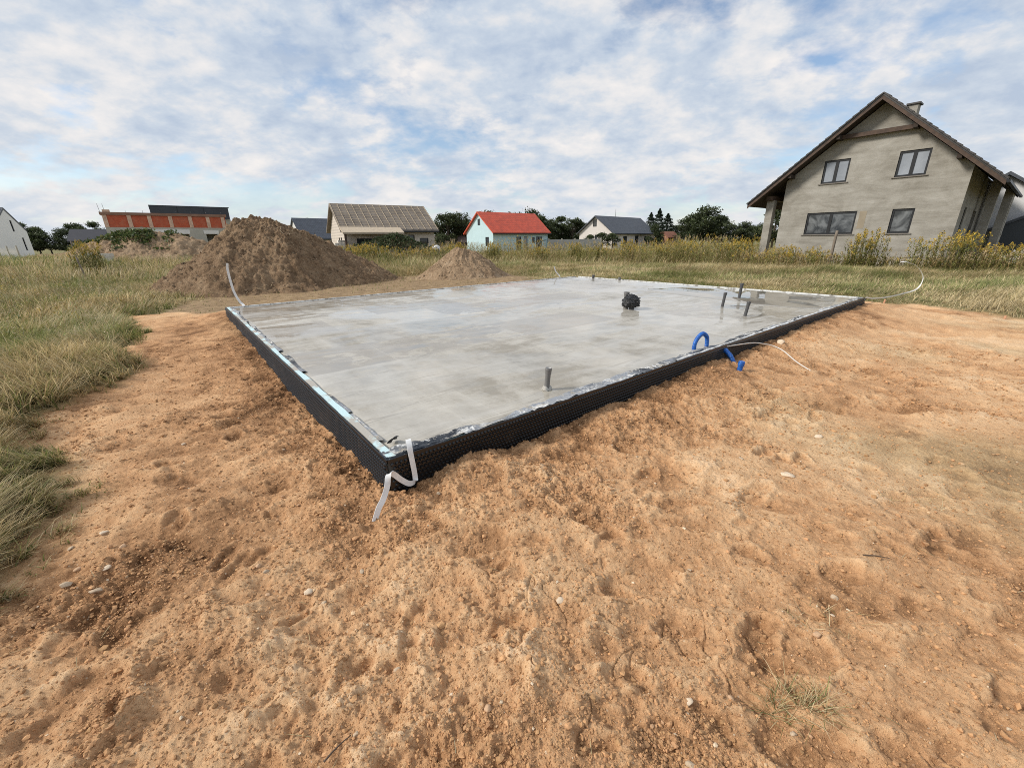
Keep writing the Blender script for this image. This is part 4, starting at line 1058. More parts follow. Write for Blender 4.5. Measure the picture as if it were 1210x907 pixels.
for n_, rg, sd_, h0, h1, gp in [(1700, reg_ab(-9, 9.5, 25.2, 29.3), 1, .40, 1.10, .16), (2500, reg_ab(9.5, 24, 23.0, 34), 2, .6, 1.5, .17), (1300, reg_ab(22, 40, 18, 30), 3, .8, 1.45, .42), (700, reg_xy(-13, -4, 31, 34.5), 4, .8, 1.5, .45), (900, reg_ab(-26, -3, 31, 50), 5, .7, 1.2, .5)]:
    p, f = weed_band(n_, rg, sd_, h0, h1, gp); P_ += p; F_ += f
def meadow_reg(r, n):
    t = np.radians(r.uniform(-62, -24, n)); q = np.sqrt(r.uniform(64, 900, n)); x, y = q * np.sin(t), q * np.cos(t)
    k = (sand_mask(x, y) < .1) & (soil_mask(x, y) < .1) & (np.hypot(x + 9.6, y - 17.8) > 5); return x[k], y[k]
r9 = np.random.default_rng(77); mx_, my_ = meadow_reg(r9, 2600); nn_ = len(mx_)
p, f = weed_stems(mx_, my_, height(mx_, my_, fine=False) - .02, r9.uniform(.35, .85, nn_), r9, r9.uniform(0, 1, nn_) < .03, r9.uniform(0, 1, nn_) < .75, 5, .014, .12); P_ += p; F_ += f
V, Q_, T, C = join(P_ + F_)
tag(link('tall_weeds', np_mesh('tall_weeds', V, Q_, T, attrs=dict(col=C)), LEAF), kind='stuff')

def goldenrod(seed, n, rad, h):
    r = np.random.default_rng(seed); a = r.uniform(0, 6.28, n); q = rad * np.sqrt(r.uniform(0, 1, n))
    x = q * np.cos(a); y = q * np.sin(a); hh = h * r.uniform(.6, 1.05, n) * (1 - .25 * (q / rad) ** 2)
    p, f = weed_stems(x, y, np.zeros(n), hh, r, r.uniform(0, 1, n) < .8, None, 24, .030, .17)
    V, Qq, T, C = join(p); fo = np_mesh('foliage', V, Qq, T, attrs=dict(col=C)); V, Qq, T, C = join(f); fl = np_mesh('flowers', V, Qq, T, attrs=dict(col=C))
    fo.materials.append(LEAF); fl.materials.append(LEAF)
    return fo, fl
GP = [goldenrod(11, 85, .68, 1.75), goldenrod(12, 120, 1.1, 1.6), goldenrod(13, 45, .5, 1.45)]
def add_gold(x, y, k, s, label):
    z = zat_lo(x, y) - .03
    o = empty('goldenrod_bush', (x, y, z), random.uniform(0, 6.28)); o.scale = (s, s, s); tag(o, label, 'goldenrod bush', 'goldenrod bushes around the field')
    link('foliage', GP[k][0], None, o); tag(link('flowers', GP[k][1], None, o), kind='stuff')
def zat_lo(x, y): return float(height(np.array([float(x)]), np.array([float(y)]), fine=False)[0])
p = slab_pt(3.4, 27.3); add_gold(p[0], p[1], 0, 1.22, 'round yellow tipped goldenrod bush below the small lower window of the concrete house')
p = slab_pt(.4, 28.2); add_gold(p[0], p[1], 1, 1.2, 'wide goldenrod bush at the right front corner of the concrete house')
p = slab_pt(5.9, 28.6); add_gold(p[0], p[1], 2, .85, 'small goldenrod bush under the wide lower window of the concrete house')
p = slab_pt(7.6, 28.3); add_gold(p[0], p[1], 1, .85, 'goldenrod bush at the left part of the concrete house wall')
p = slab_pt(10.6, 28.6); add_gold(p[0], p[1], 1, 1.05, 'goldenrod bush at the left porch column of the concrete house')
p = slab_pt(13.4, 27.5); add_gold(p[0], p[1], 1, 1.0, 'goldenrod bush in the field just left of the concrete house')
p = slab_pt(17.5, 26.6); add_gold(p[0], p[1], 0, 1.0, 'goldenrod bush in front of the big round tree')
p = slab_pt(21.5, 25.2); add_gold(p[0], p[1], 0, .9, 'goldenrod bush in the field before the white house with the grey roof')
p = slab_pt(26, 20.2); add_gold(p[0], p[1], 0, .95, 'goldenrod bush in front of the pale blue house')
add_gold(-20.9, 21.3, 0, .95, 'lone goldenrod bush in the grass at the far left')
add_gold(-10.6, 32.6, 1, .95, 'goldenrod bush before the overgrown mound')
add_gold(-3.7, 30.2, 0, .95, 'goldenrod bush just left of the small soil heap')
p = slab_pt(-4.6, 33.5); add_gold(p[0], p[1], 1, .9, 'goldenrod bush at the far right edge behind the concrete house')

p = slab_pt(-1.8, 28.0); add_gold(p[0], p[1], 1, .85, 'low goldenrod bush beside the right porch of the concrete house')
p = slab_pt(15.2, 27.6); add_gold(p[0], p[1], 2, .95, 'slim goldenrod bush between the porch column and the big round tree')
p = slab_pt(19.4, 25.8); add_gold(p[0], p[1], 2, 1.0, 'slim goldenrod bush in front of the dark conifers')
p = slab_pt(23.6, 23.0); add_gold(p[0], p[1], 1, .8, 'broad goldenrod bush before the grey panel fence')

# ------------------------------------------------------------------ posts
wood = NT('weathered_wood'); wc = wood.coord(scale=(6, 6, .8))
wood.set(Base_Color=wood.ramp(wood.noise(wc, 6, 5, .7), [(.3, (.12, .095, .07)), (.7, (.27, .225, .18))]), Roughness=.9)
def post(x, y, h, r, tilt, label):
    z = zat_lo(x, y); Pn = [(math.sin(tilt) * h * t + .01 * math.sin(5 * t), 0, -.2 + (h + .2) * t) for t in np.linspace(0, 1, 8)]
    o = tube_obj('fence_post', Pn, [r * (1.1 - .25 * t + .06 * math.sin(9 * t)) for t in np.linspace(0, 1, 8)], wood.mat, None, 9); o.location = (x, y, z); tag(o, label, 'post')
p = slab_pt(5.05, 28.0); post(p[0], p[1], 1.95, .075, .03, 'weathered wooden post in the weeds before the concrete house')
post(-18.8, 18.8, 1.0, .032, -.13, 'dark leaning wooden post in the grass at the far left')
post(-24.2, 24.0, 1.35, .03, .02, 'slim pale post in front of the low dark roofed house')

# ------------------------------------------------------------------ building kit
def box_bm(bm, x0, x1, y0, y1, z0, z1):
    vs = [bm.verts.new(p) for p in [(x0, y0, z0), (x1, y0, z0), (x1, y1, z0), (x0, y1, z0), (x0, y0, z1), (x1, y0, z1), (x1, y1, z1), (x0, y1, z1)]]
    for f in [(3, 2, 1, 0), (4, 5, 6, 7), (0, 1, 5, 4), (1, 2, 6, 5), (2, 3, 7, 6), (3, 0, 4, 7)]: bm.faces.new([vs[i] for i in f])
    return vs
def bm_obj(name, bm, mat, parent=None, bevel=0):
    if bevel: bmesh.ops.bevel(bm, geom=bm.edges[:], offset=bevel, segments=1, affect='EDGES')
    bmesh.ops.recalc_face_normals(bm, faces=bm.faces[:])
    me = bpy.data.meshes.new(name); bm.to_mesh(me); bm.free()
    return link(name, me, mat, parent)
def boxes(name, lst, mat, parent, bevel=0):
    bm = bmesh.new()
    for b in lst: box_bm(bm, *b)
    return bm_obj(name, bm, mat, parent, bevel)
def gable_bm(x0, x1, y0, y1, z0, he0, he1, yr, hr):
    bm = bmesh.new(); a = []
    for x in (x0, x1): a.append([bm.verts.new((x, y, z)) for y, z in ((y0, z0), (y1, z0), (y1, he1), (yr, hr), (y0, he0))])
    bm.faces.new(a[0]); bm.faces.new(a[1][::-1])
    for i in range(5): bm.faces.new([a[0][i], a[1][i], a[1][(i + 1) % 5], a[0][(i + 1) % 5]])
    return bm
def cut(obj, lst):
    if not lst: return
    bm = bmesh.new()
    for b in lst: box_bm(bm, *b)
    bmesh.ops.recalc_face_normals(bm, faces=bm.faces[:])
    me = bpy.data.meshes.new('cut'); bm.to_mesh(me); bm.free()
    c = bpy.data.objects.new('cut', me); COL.objects.link(c)
    if obj.parent: c.parent = obj.parent
    md = obj.modifiers.new('b', 'BOOLEAN'); md.object = c; md.operation = 'DIFFERENCE'; md.solver = 'EXACT'
    bpy.context.view_layer.update()
    dg = bpy.context.evaluated_depsgraph_get()
    new = bpy.data.meshes.new_from_object(obj.evaluated_get(dg)); new.name = obj.name
    obj.modifiers.clear(); obj.data = new
    bpy.data.objects.remove(c)
GLASS = NT('window_glass'); GLASS.set(Base_Color=(.035, .04, .045), Roughness=.06); GLASS.b.inputs['Specular IOR Level'].default_value = .7
GLASS_PALE = NT('filmed_glass'); gco2 = GLASS_PALE.coord()
GLASS_PALE.set(Base_Color=GLASS_PALE.ramp(GLASS_PALE.noise(gco2, 1.2, 3), [(.35, (.23, .25, .28)), (.65, (.31, .335, .37))]), Roughness=.12)
GLASS_FILM = NT('plastic_sheeted_glass'); gco3 = GLASS_FILM.coord()
GLASS_FILM.set(Base_Color=GLASS_FILM.ramp(GLASS_FILM.noise(gco3, 1.1, 4, .6, 1.5), [(.38, (.030, .034, .038)), (.62, (.16, .17, .175))]), Roughness=.08)
FRAME = simple_mat('anthracite_frame', (.014, .015, .017), .45, .1, 4)
SILL = simple_mat('sill_stone', (.20, .18, .155), .8, .15, 6)
def window(parent, face, u, z, w_, h, plane, mullions=0, depth=.09, glass=None, fr=.07, sill=True):
    # face 'x-' : in a wall facing local -x (u = y); face 'y-': facing local -y (u = x); 'x+' facing +x
    def B(u0, u1, z0, z1, d0, d1):     # d inwards from the wall plane
        if face == 'x-': return (plane + d0, plane + d1, u0, u1, z0, z1)
        if face == 'x+': return (plane - d1, plane - d0, u0, u1, z0, z1)
        if face == 'y-': return (u0, u1, plane + d0, plane + d1, z0, z1)
    u0, u1, z0, z1 = u - w_ / 2, u + w_ / 2, z, z + h; e = .004
    L = [B(u0 + e, u0 + fr, z0 + e, z1 - e, depth - .05, depth + .02), B(u1 - fr, u1 - e, z0 + e, z1 - e, depth - .05, depth + .02), B(u0 + fr, u1 - fr, z1 - fr, z1 - e, depth - .05, depth + .02), B(u0 + fr, u1 - fr, z0 + e, z0 + fr, depth - .05, depth + .02)]
    for i in range(mullions):
        c = u0 + (u1 - u0) * (i + 1) / (mullions + 1); L.append(B(c - fr * .8, c + fr * .8, z0 + fr, z1 - fr, depth - .045, depth + .02))
    o = boxes('window', L, FRAME, parent)
    boxes('pane', [B(u0 + fr * .5, u1 - fr * .5, z0 + fr * .5, z1 - fr * .5, depth - .012, depth + .004)], glass or GLASS.mat, o)
    if sill: boxes('sill', [B(u0 - .10, u1 + .10, z0 - .05, z0 - .003, -.06, depth - .055)], SILL, o)
    return B(u0, u1, z0, z1, -.5, depth + .05)
def roof_mesh_bm(x0, x1, y0, z0, yr, zr, y1, z1, th):
    bm = bmesh.new(); pts = [(y0, z0), (yr, zr), (y1, z1), (y1, z1 - th), (yr, zr - th * 1.25), (y0, z0 - th)]
    a = [[bm.verts.new((x, y, z)) for y, z in pts] for x in (x0, x1)]
    for i in range(6): bm.faces.new([a[0][i], a[1][i], a[1][(i + 1) % 6], a[0][(i + 1) % 6]])
    for s in (0, 1):
        bm.faces.new([a[s][i] for i in (0, 1, 4, 5)]); bm.faces.new([a[s][i] for i in (1, 2, 3, 4)])
    return bm

# ------------------------------------------------------------------ concrete house on the right
plaster = NT('raw_cement_plaster'); pc = plaster.coord()
pst = plaster.noise(plaster.coord(scale=(.5, .5, 2.4)), 1.1, 7, .68, .6); ppt = plaster.noise(pc, .9, 6, .65, .8); pfi = plaster.noise(pc, 14, 6, .7)
pt = plaster.math('ADD', plaster.math('MULTIPLY', pst, .55), plaster.math('MULTIPLY_ADD', ppt, .45, plaster.math('MULTIPLY_ADD', pfi, .16, -.08)))
plaster.set(Base_Color=plaster.ramp(pt, [(.36, (.225, .208, .176)), (.50, (.312, .294, .256)), (.64, (.392, .374, .334))]), Roughness=.9, Normal=plaster.bump(plaster.math('ADD', pfi, plaster.math('MULTIPLY', pst, 1.5)), .35, .03))
plaster.b.inputs['Specular IOR Level'].default_value = .15
plinth_m = simple_mat('plinth_cement', (.46, .42, .36), .9, .12, 2.0, .2, 30, spec=.15)
patchm = simple_mat('plaster_patch', (.30, .255, .19), .9, .12, 3, spec=.15)
tile_dk = NT('dark_roof_tile'); tcx = tile_dk.coord()
tile_dk.set(Base_Color=tile_dk.ramp(tile_dk.noise(tcx, 4, 5), [(.3, (.030, .028, .027)), (.7, (.060, .054, .050))]), Roughness=.55)
timber = NT('roof_timber'); tmx = timber.coord(scale=(1, 1, 1))
timber.set(Base_Color=timber.ramp(timber.noise(tmx, 5, 5), [(.3, (.045, .028, .020)), (.7, (.095, .058, .038))]), Roughness=.75)
soffit = simple_mat('soffit_boards', (.042, .030, .023), .85, .25, 4)
hs_o = slab_pt(0, 30.0)
house = empty('concrete_house', (hs_o[0], hs_o[1], 0), TH); tag(house, 'large unfinished house in raw grey cement plaster with steep dark gable roof', 'house')
YR = 4.70; yl, yr_ = 8.66, .71
sl = (8.5 - 3.72) / (10.45 - YR); srr = (8.5 - 4.05) / (YR + .53)
wall = bm_obj('wall', gable_bm(0, 12, yr_, yl, .55, 8.18 - (YR - yr_) * srr, 8.18 - (yl - YR) * sl, YR, 8.18), plaster.mat, house)
plin = boxes('plinth', [(.03, 11.97, yr_ + .03, yl - .03, -.2, .549)], plinth_m, house)
cuts = []
WD = [(6.26, 4.56, 1.22, 1.20, 1, GLASS_PALE.mat), (2.98, 4.56, 1.22, 1.21, 1, GLASS_PALE.mat), (6.0, 1.78, 2.42, 1.22, 1, GLASS_FILM.mat), (2.83, 1.78, .90, 1.22, 0, GLASS_FILM.mat)]
for (u, z, w_, h, mu, gl) in WD: cuts.append(window(house, 'x-', u, z, w_, h, 0.0, mu, .10, gl, .092))
cuts.append(window(house, 'y-', 1.85, 1.70, .85, 1.30, yr_, 0, .10, GLASS.mat, .06))
cuts.append((5.4, 7.0, yr_ - .5, yr_ + 1.2, .62, 2.95))
cut(wall, cuts)
boxes('door', [(5.45, 6.95, yr_ + .9, yr_ + .96, .62, 2.94)], FRAME, house)
# lighter rubbed band at ground floor sill and patch by the window
boxes('plaster_patch', [(-.006, .05, 4.35, 4.66, 2.06, 2.98)], patchm, house)
# roof with overhang, verge boards, tiles along the verges, purlin ends and tie beam
rf = bm_obj('roof', roof_mesh_bm(-.82, 12.6, -.53, 4.05, YR, 8.50, 10.45, 3.72, .10), tile_dk.mat, house)
bm = bmesh.new()
bm2 = roof_mesh_bm(-.74, 12.5, -.47, 3.99, YR, 8.39, 10.39, 3.65, .12); bm_obj('soffit', bm2, soffit, rf)
def slope_boxes(side, n, fn):
    y_e, z_e = ((-.53, 4.05) if side == 'r' else (10.45, 3.72)); return [fn(YR + (y_e - YR) * (i + .5) / n, 8.50 + (z_e - 8.50) * (i + .5) / n) for i in range(n)]
for side in 'rl':
    y_e, z_e = ((-.53, 4.05) if side == 'r' else (10.45, 3.72)); L = math.hypot(y_e - YR, z_e - 8.5); n = int(L / .33)
    bm = bmesh.new(); ang = math.atan2(z_e - 8.5, y_e - YR)
    for i in range(n):
        s0, s1 = L * i / n, L * (i + 1.12) / n
        P = []
        for s, hgt in ((s0, .015), (s1, .055)):
            for off in (-.03, hgt):
                P.append((YR + math.cos(ang) * s - math.sin(ang) * off * (1 if side == 'l' else 1) * (1 if math.cos(ang) > 0 else -1), 8.5 + math.sin(ang) * s + abs(math.cos(ang)) * off))
        vs = [[bm.verts.new((x, y, z)) for (y, z) in P] for x in (-.87, -.55)]
        for f in [(0, 1, 3, 2)]:
            bm.faces.new([vs[0][k] for k in f]); bm.faces.new([vs[1][k] for k in f[::-1]])
        for a_, b_ in ((0, 1), (1, 3), (3, 2), (2, 0)): bm.faces.new([vs[0][a_], vs[0][b_], vs[1][b_], vs[1][a_]])
    bm_obj('verge_tiles', bm, tile_dk.mat, rf)
    bm = bmesh.new(); dz = .20
    vs = [[bm.verts.new((x, y, z)) for y, z in ((YR, 8.40), (y_e, z_e - .10), (y_e, z_e - .10 - dz), (YR, 8.40 - dz))] for x in (-.80, -.765)]
    bm.faces.new(vs[0]); bm.faces.new(vs[1][::-1])
    for i in range(4): bm.faces.new([vs[0][i], vs[1][i], vs[1][(i + 1) % 4], vs[0][(i + 1) % 4]])
    bm_obj('verge_board', bm, timber.mat, rf)
boxes('tie_beam', [(-.30, -.16, 2.95, 6.35, 6.72, 6.92)], timber.mat, rf)
pur = []
for yy in (1.25, 3.15, 6.3, 8.35, 9.4):
    zz = 8.18 - (YR - yy) * srr if yy < YR else 8.18 - (yy - YR) * sl
    if yy < 9: boxes('purlin', [(-.70, .0 - .003, yy - .09, yy + .09, zz - .16, zz + .04)], soffit, rf)
boxes('gutter', [(-.82, 12.6, -.66, -.535, 3.86, 3.97)], FRAME, rf)
ch = boxes('chimney', [(2.3, 2.9, 3.80, 4.22, 7.3, 8.32)], plaster.mat, house); boxes('chimney_cap', [(2.22, 2.98, 3.72, 4.30, 8.323, 8.40)], tile_dk.mat, ch)
# porch columns and beams
boxes('porch_column', [(.05, .50, 9.20, 9.62, -.2, 3.86)], plaster.mat, house, .01)
boxes('porch_beam', [(-.2, 8, 9.22, 9.60, 3.863, 4.10)], timber.mat, house)
boxes('porch_column', [(8.0, 8.4, 9.20, 9.62, -.2, 3.86)], plaster.mat, house, .01)
bm_obj('porch_column', gable_bm(5.6, 6.05, -.02, .34, -.2, 4.28, 4.60, .16, 4.44), plaster.mat, house)
wing = bm_obj('porch_pier', gable_bm(8.0, 9.7, -.46, -.10, -.2, 3.93, 4.24, -.28, 4.08), plaster.mat, house)
cut(wing, [window(house, 'y-', 8.75, 1.68, .5, 1.75, -.46, 0, .10, GLASS.mat, .06)])

# house parts far right: neighbour with dark roof, and a dark shed in front of it
def simple_house(name, label, x, y, yaw, L, W, he, hr, wallm, roofm, ov=.45, gov=.3, wins=(), z0=0.0, th=.16, yr=0.0, cat='house', chim=None):
    t = empty(name, (x, y, z0), yaw); tag(t, label, cat)
    s0 = (hr - he) / (yr + W / 2); s1 = (hr - he) / (W / 2 - yr)
    wl = bm_obj('wall', gable_bm(0, L, -W / 2, W / 2, -.3, he, he, yr, hr), wallm, t)
    cs_ = [window(t, f, u, z, w_, h, {'x-': 0, 'x+': L, 'y-': -W / 2}[f], mu, .10, g, .07, False) for (f, u, z, w_, h, mu, g) in wins]
    cut(wl, cs_)
    rf = bm_obj('roof', roof_mesh_bm(-gov, L + gov, -W / 2 - ov, he - ov * s0 + th * 1.15, yr, hr + th * 1.35, W / 2 + ov, he - ov * s1 + th * 1.15, th), roofm, t)
    boxes('gutter', [(-gov, L + gov, -W / 2 - ov - .12, -W / 2 - ov - .003, he - ov * s0 - .06, he - ov * s0 + .07)], FRAME, rf)
    if chim: boxes('chimney', [chim], wallm, rf)
    return t, rf, s0
def roof_metal(name, col, pitch=.35):
    m = NT(name); co = m.coord(); sx = m.n('SeparateXYZ'); m.put(sx.inputs[0], co)
    wv = m.math('ABSOLUTE', m.math('SINE', m.math('MULTIPLY', sx.outputs[0], PI / pitch)))
    rw = m.math('FRACT', m.math('MULTIPLY', sx.outputs[1], 1 / .36))
    h_ = m.math('ADD', m.math('MULTIPLY', wv, .6), m.math('MULTIPLY', rw, .5))
    n_ = m.noise(co, 1.5, 5)
    m.set(Base_Color=m.ramp(m.math('ADD', n_, m.math('MULTIPLY_ADD', rw, .25, -.12)), [(.3, tuple(c * .75 for c in col)), (.7, tuple(c * 1.2 for c in col))]), Roughness=.5, Normal=m.bump(h_, .5, .06))
    return m.mat
white_w = simple_mat('white_render', (.88, .86, .83), .85, .02, 1.2, spec=.2)
blue_w = simple_mat('pale_blue_render', (.50, .66, .70), .85, .05, 1.2, spec=.2)
beige_w = NT('block_wall'); bwc = beige_w.coord()
bbr = beige_w.n('TexBrick'); beige_w.put(bbr.inputs['Vector'], beige_w.coord(rot=(PI / 2, 0, 0))); bbr.inputs['Scale'].default_value = 2.0
bbr.inputs['Color1'].default_value = (.60, .53, .45, 1); bbr.inputs['Color2'].default_value = (.68, .60, .52, 1); bbr.inputs['Mortar'].default_value = (.40, .36, .31, 1)
beige_w.set(Base_Color=beige_w.mix(.5, bbr.outputs['Color'], beige_w.ramp(beige_w.noise(bwc, 1.5, 6, .7), [(.3, (.52, .45, .38)), (.7, (.72, .65, .57))])), Roughness=.9)
red_r = roof_metal('red_tile_roof', (.56, .075, .028)); grey_r = roof_metal('graphite_tile_roof', (.060, .066, .078)); dgrey_r = roof_metal('dark_grey_roof', (.075, .085, .105))
p = slab_pt(-4.6, 45)
simple_house('neighbour_house', 'light grey house with dark roof partly hidden behind the concrete house', 33.3, 30.2, TH, 11, 8, 2.5, 5.35, simple_mat('grey_render', (.62, .62, .62), .85, .06, 1.5), grey_r, .5, .6, [('x-', -1.2, 1.2, 1.2, 1.2, 0, GLASS.mat)])
sh, _, _ = simple_house('garden_shed', 'dark grey gabled shed at the right edge beside the concrete house', 33.6, 28.4, TH, 3.5, 3.2, 1.9, 2.75, simple_mat('shed_sheet', (.055, .062, .07), .6, .1, 2), grey_r, .12, .1, [], cat='shed')

# pale blue house with red roof, white house with graphite roof, distant dark roofed houses
G = GLASS.mat
simple_house('blue_house', 'pale blue bungalow with bright red tiled gable roof', -4.89 + .2, 66.5, .68, 11.0, 7.0, 2.95, 5.6, blue_w, red_r, .45, .35,
    [('x-', -.0, 3.9, .7, .9, 0, G), ('x-', -2.0, .9, .9, 1.3, 0, G), ('y-', 4.9, .1, 1.0, 2.1, 0, G), ('y-', 6.3, .1, .8, 2.1, 0, GLASS_PALE.mat), ('y-', 7.9, 1.2, .6, .9, 0, G), ('y-', 9.1, .1, 1.3, 2.1, 1, G)])
simple_house('white_house', 'white bungalow with dark graphite gable roof beyond the weeds', 15.65 + .2, 81.2, .79, 16.0, 7.2, 2.9, 5.6, simple_mat('warm_white_render', (.66, .61, .57), .85, .05, 1.2), grey_r, .5, .45,
    [('x-', .2, 3.9, .8, 1.2, 0, G), ('x-', -.2, 1.0, .6, 1.5, 0, G), ('y-', 4.6, .2, 1.4, 2.0, 0, G), ('y-', 9.0, .2, 1.4, 2.1, 0, G), ('y-', 13.0, .2, 2.0, 2.0, 1, G)])
tube_obj('antenna', [(6.6, 0, 5.5), (6.6, 0, 7.2)], .03, FRAME, bpy.data.objects['white_house'], 6)
simple_house('grey_roof_house', 'distant house with blue grey roof left of the beige unfinished house', -44.6, 91, .75, 9.0, 8.0, 2.7, 6.4, simple_mat('white_render_far', (.62, .61, .59), .85, .06, 1.2), dgrey_r, .4, .3, [('y-', 2.5, .8, 1.6, 1.4, 0, G), ('y-', 6.5, .8, 1.2, 1.4, 0, G)])
simple_house('dark_roof_house', 'low distant bungalow with wide dark roof at the far left', -72.5, 73, .62, 9.5, 8.0, 2.45, 4.1, white_w, simple_mat('black_roof', (.035, .034, .040), .6, .15, 1), .5, .4, [('y-', 4, .6, 3, 1.5, 1, G), ('y-', 7.6, .6, 1.2, 1.5, 0, G)])
simple_house('white_barn_house', 'white rendered house at the left edge with a steep plain gable', -56.9 + -1.6, 51.6, math.radians(-148.4), 10, 8.6, 3.45, 5.75, white_w, grey_r, .06, .05, [('x-', -.75, 3.35, .55, 1.25, 0, G), ('x-', -2.45, 1.2, .55, 1.5, 0, G)])
simple_house('orange_shed', 'small brown orange wooden hut beside the conifers', 32.2, 92, .5, 3.0, 3.0, 1.9, 2.9, simple_mat('orange_boards', (.30, .15, .085), .8, .2, 3), simple_mat('rust_roof', (.24, .10, .06), .7, .2, 2), .3, .3, [('x-', 0, .3, 1, 1.6, 0, G)], cat='hut')
simple_house('brown_shed', 'low brown outbuilding under the trees between the beige and blue houses', -14.2, 82, .3, 5.5, 4, 1.5, 2.5, simple_mat('brown_boards', (.18, .135, .10), .85, .2, 3), simple_mat('brown_roof', (.15, .115, .095), .8, .2, 2), .3, .3, [('y-', 2, .5, 1.2, 1.2, 0, G)], cat='outbuilding')

# beige unfinished house with battened roof
membr = NT('roof_membrane'); mbc = membr.coord()
membr.set(Base_Color=membr.ramp(membr.noise(mbc, 1.2, 6, .7), [(.35, (.15, .125, .105)), (.65, (.26, .225, .19))]), Roughness=.8)
bh, brf, bs = simple_house('beige_house', 'unfinished beige block house with battened membrane roof', -16.7, 42.2, .55, 8.6, 6.7, 2.85, 4.95, beige_w.mat, membr.mat, .45, .35,
    [('x-', -1.9, .6, .55, 1.5, 0, G), ('x-', -.9, .6, .55, 1.5, 0, G), ('y-', 6.2, .6, .7, 1.7, 0, G), ('y-', 7.5, .4, .9, 1.6, 0, G), ('y-', 1.9, 1.0, 1.7, 1.0, 0, G), ('y-', 3.9, 1.2, .8, .8, 0, G)])
batten = simple_mat('batten_wood', (.50, .41, .30), .8, .15, 6)
def on_slope(s, base_y, base_z, sl_): return base_y - s / math.sqrt(1 + sl_ ** 2), base_z - s * sl_ / math.sqrt(1 + sl_ ** 2)
bm = bmesh.new(); Lr = math.hypot(6.7 / 2 + .45, (6.7 / 2 + .45) * bs); zr = 4.95 + .16 * 1.35
def slat(bm, x0, x1, s0, s1, up0, up1):
    c = 1 / math.sqrt(1 + bs ** 2); P = []
    for x in (x0, x1):
        for s in (s0, s1):
            y, z = -s * c, zr - s * bs * c
            for u in (up0, up1): P.append(bm.verts.new((x, y - u * bs * c, z + u * c)))
    for f in [(0, 1, 3, 2), (4, 6, 7, 5), (0, 4, 5, 1), (2, 3, 7, 6), (0, 2, 6, 4), (1, 5, 7, 3)]: bm.faces.new([P[i] for i in f])
for i in range(15): x = -.33 + i * (9.16 / 14); slat(bm, x, x + .055, .05, Lr, .004, .045)
for s in np.arange(.12, Lr, .30): slat(bm, -.35, 8.95, s, s + .03, .047, .070)
bm_obj('roof_battens', bm, batten, brf)
# porch roof extension
bm = bmesh.new(); c = 1 / math.sqrt(1 + bs ** 2)
P = []
for x in (-.35, 5.1):
    for s in (Lr - .3, Lr + 1.15):
        y, z = -s * c, zr - (Lr - .3) * bs * c - (s - Lr + .3) * bs * .62 * c
        P += [bm.verts.new((x, y, z + .05)), bm.verts.new((x, y, z - .10))]
for f in [(0, 1, 3, 2), (4, 6, 7, 5), (0, 4, 5, 1), (2, 3, 7, 6), (0, 2, 6, 4), (1, 5, 7, 3)]: bm.faces.new([P[i] for i in f])
bm_obj('porch_roof', bm, batten, brf)
for xx in (-.1, 4.85): boxes('porch_post', [(xx - .09, xx + .09, -4.55, -4.37, -.3, 2.32)], timber.mat, bh)
boxes('porch_beam', [(-.2, 4.95, -4.56, -4.36, 2.323, 2.45)], timber.mat, bh)

# unfinished brick building on the left
ow = empty('brick_building', (-33.05, 36.0, 0), TH); tag(ow, 'unfinished building with red brick upper wall between pale block columns', 'building')
conc_w = simple_mat('grey_concrete_wall', (.44, .42, .36), .9, .12, 1.2, spec=.15)
brick = NT('red_brick'); bb = brick.n('TexBrick'); brick.put(bb.inputs['Vector'], brick.coord(rot=(PI / 2, 0, 0))); bb.inputs['Scale'].default_value = 4.5
bb.inputs['Color1'].default_value = (.56, .11, .045, 1); bb.inputs['Color2'].default_value = (.44, .080, .038, 1); bb.inputs['Mortar'].default_value = (.33, .12, .07, 1)
brick.set(Base_Color=brick.mix(brick.ramp(brick.noise(brick.coord(), 2, 5), [(.45, 0.), (.8, .35)]), bb.outputs['Color'], (.50, .30, .20)), Roughness=.9)
block = simple_mat('pale_block', (.62, .43, .32), .9, .25, 3.5, spec=.15); lint = simple_mat('lintel_white', (.74, .72, .68), .85, .06, 2)
beam = simple_mat('ring_beam', (.26, .155, .11), .9, .2, 2)
w1 = boxes('ground_wall', [(0, 8.4, 0, 9, -.3, 3.08)], conc_w, ow)
cut(w1, [(6.65, 7.5, -.5, 1.5, -.1, 2.55), (3.0, 5.4, -.5, 1.2, .6, 2.55)])
boxes('lintel', [(2.9, 5.5, -.05, .06, 2.56, 2.92)], lint, ow); boxes('lintel', [(6.5, 7.65, -.05, .06, 2.56, 2.85)], lint, ow)
boxes('brick_wall', [(.02, 8.38, .04, .28, 3.083, 4.02)], brick.mat, ow); boxes('brick_wall', [(.02, .28, .285, 9, 3.083, 4.02)], brick.mat, ow)
for i, xx in enumerate((0.0, 1.5, 2.8, 4.2, 5.6, 6.9, 8.04)): boxes('column', [(xx, xx + .27, -.02, .30, 3.083, 4.02)], block, ow)
boxes('ring_beam', [(-.12, 8.5, -.05, .32, 4.023, 4.24)], beam, ow)
boxes('ring_beam', [(-.12, .32, .323, 9, 4.023, 4.24)], beam, ow)
boxes('brick_stack', [(.1, .55, -.0, .3, 4.243, 4.42)], block, ow)
for xx in (-.05, .25): tube_obj('rebar', [(xx, .1, 4.2), (xx - .04, .1, 4.85)], .012, FRAME, ow, 5)
for xx in np.arange(1.5, 8.3, 1.1): tube_obj('rebar', [(xx, .12, 4.2), (xx + .02, .12, 4.42)], .010, FRAME, ow, 5)

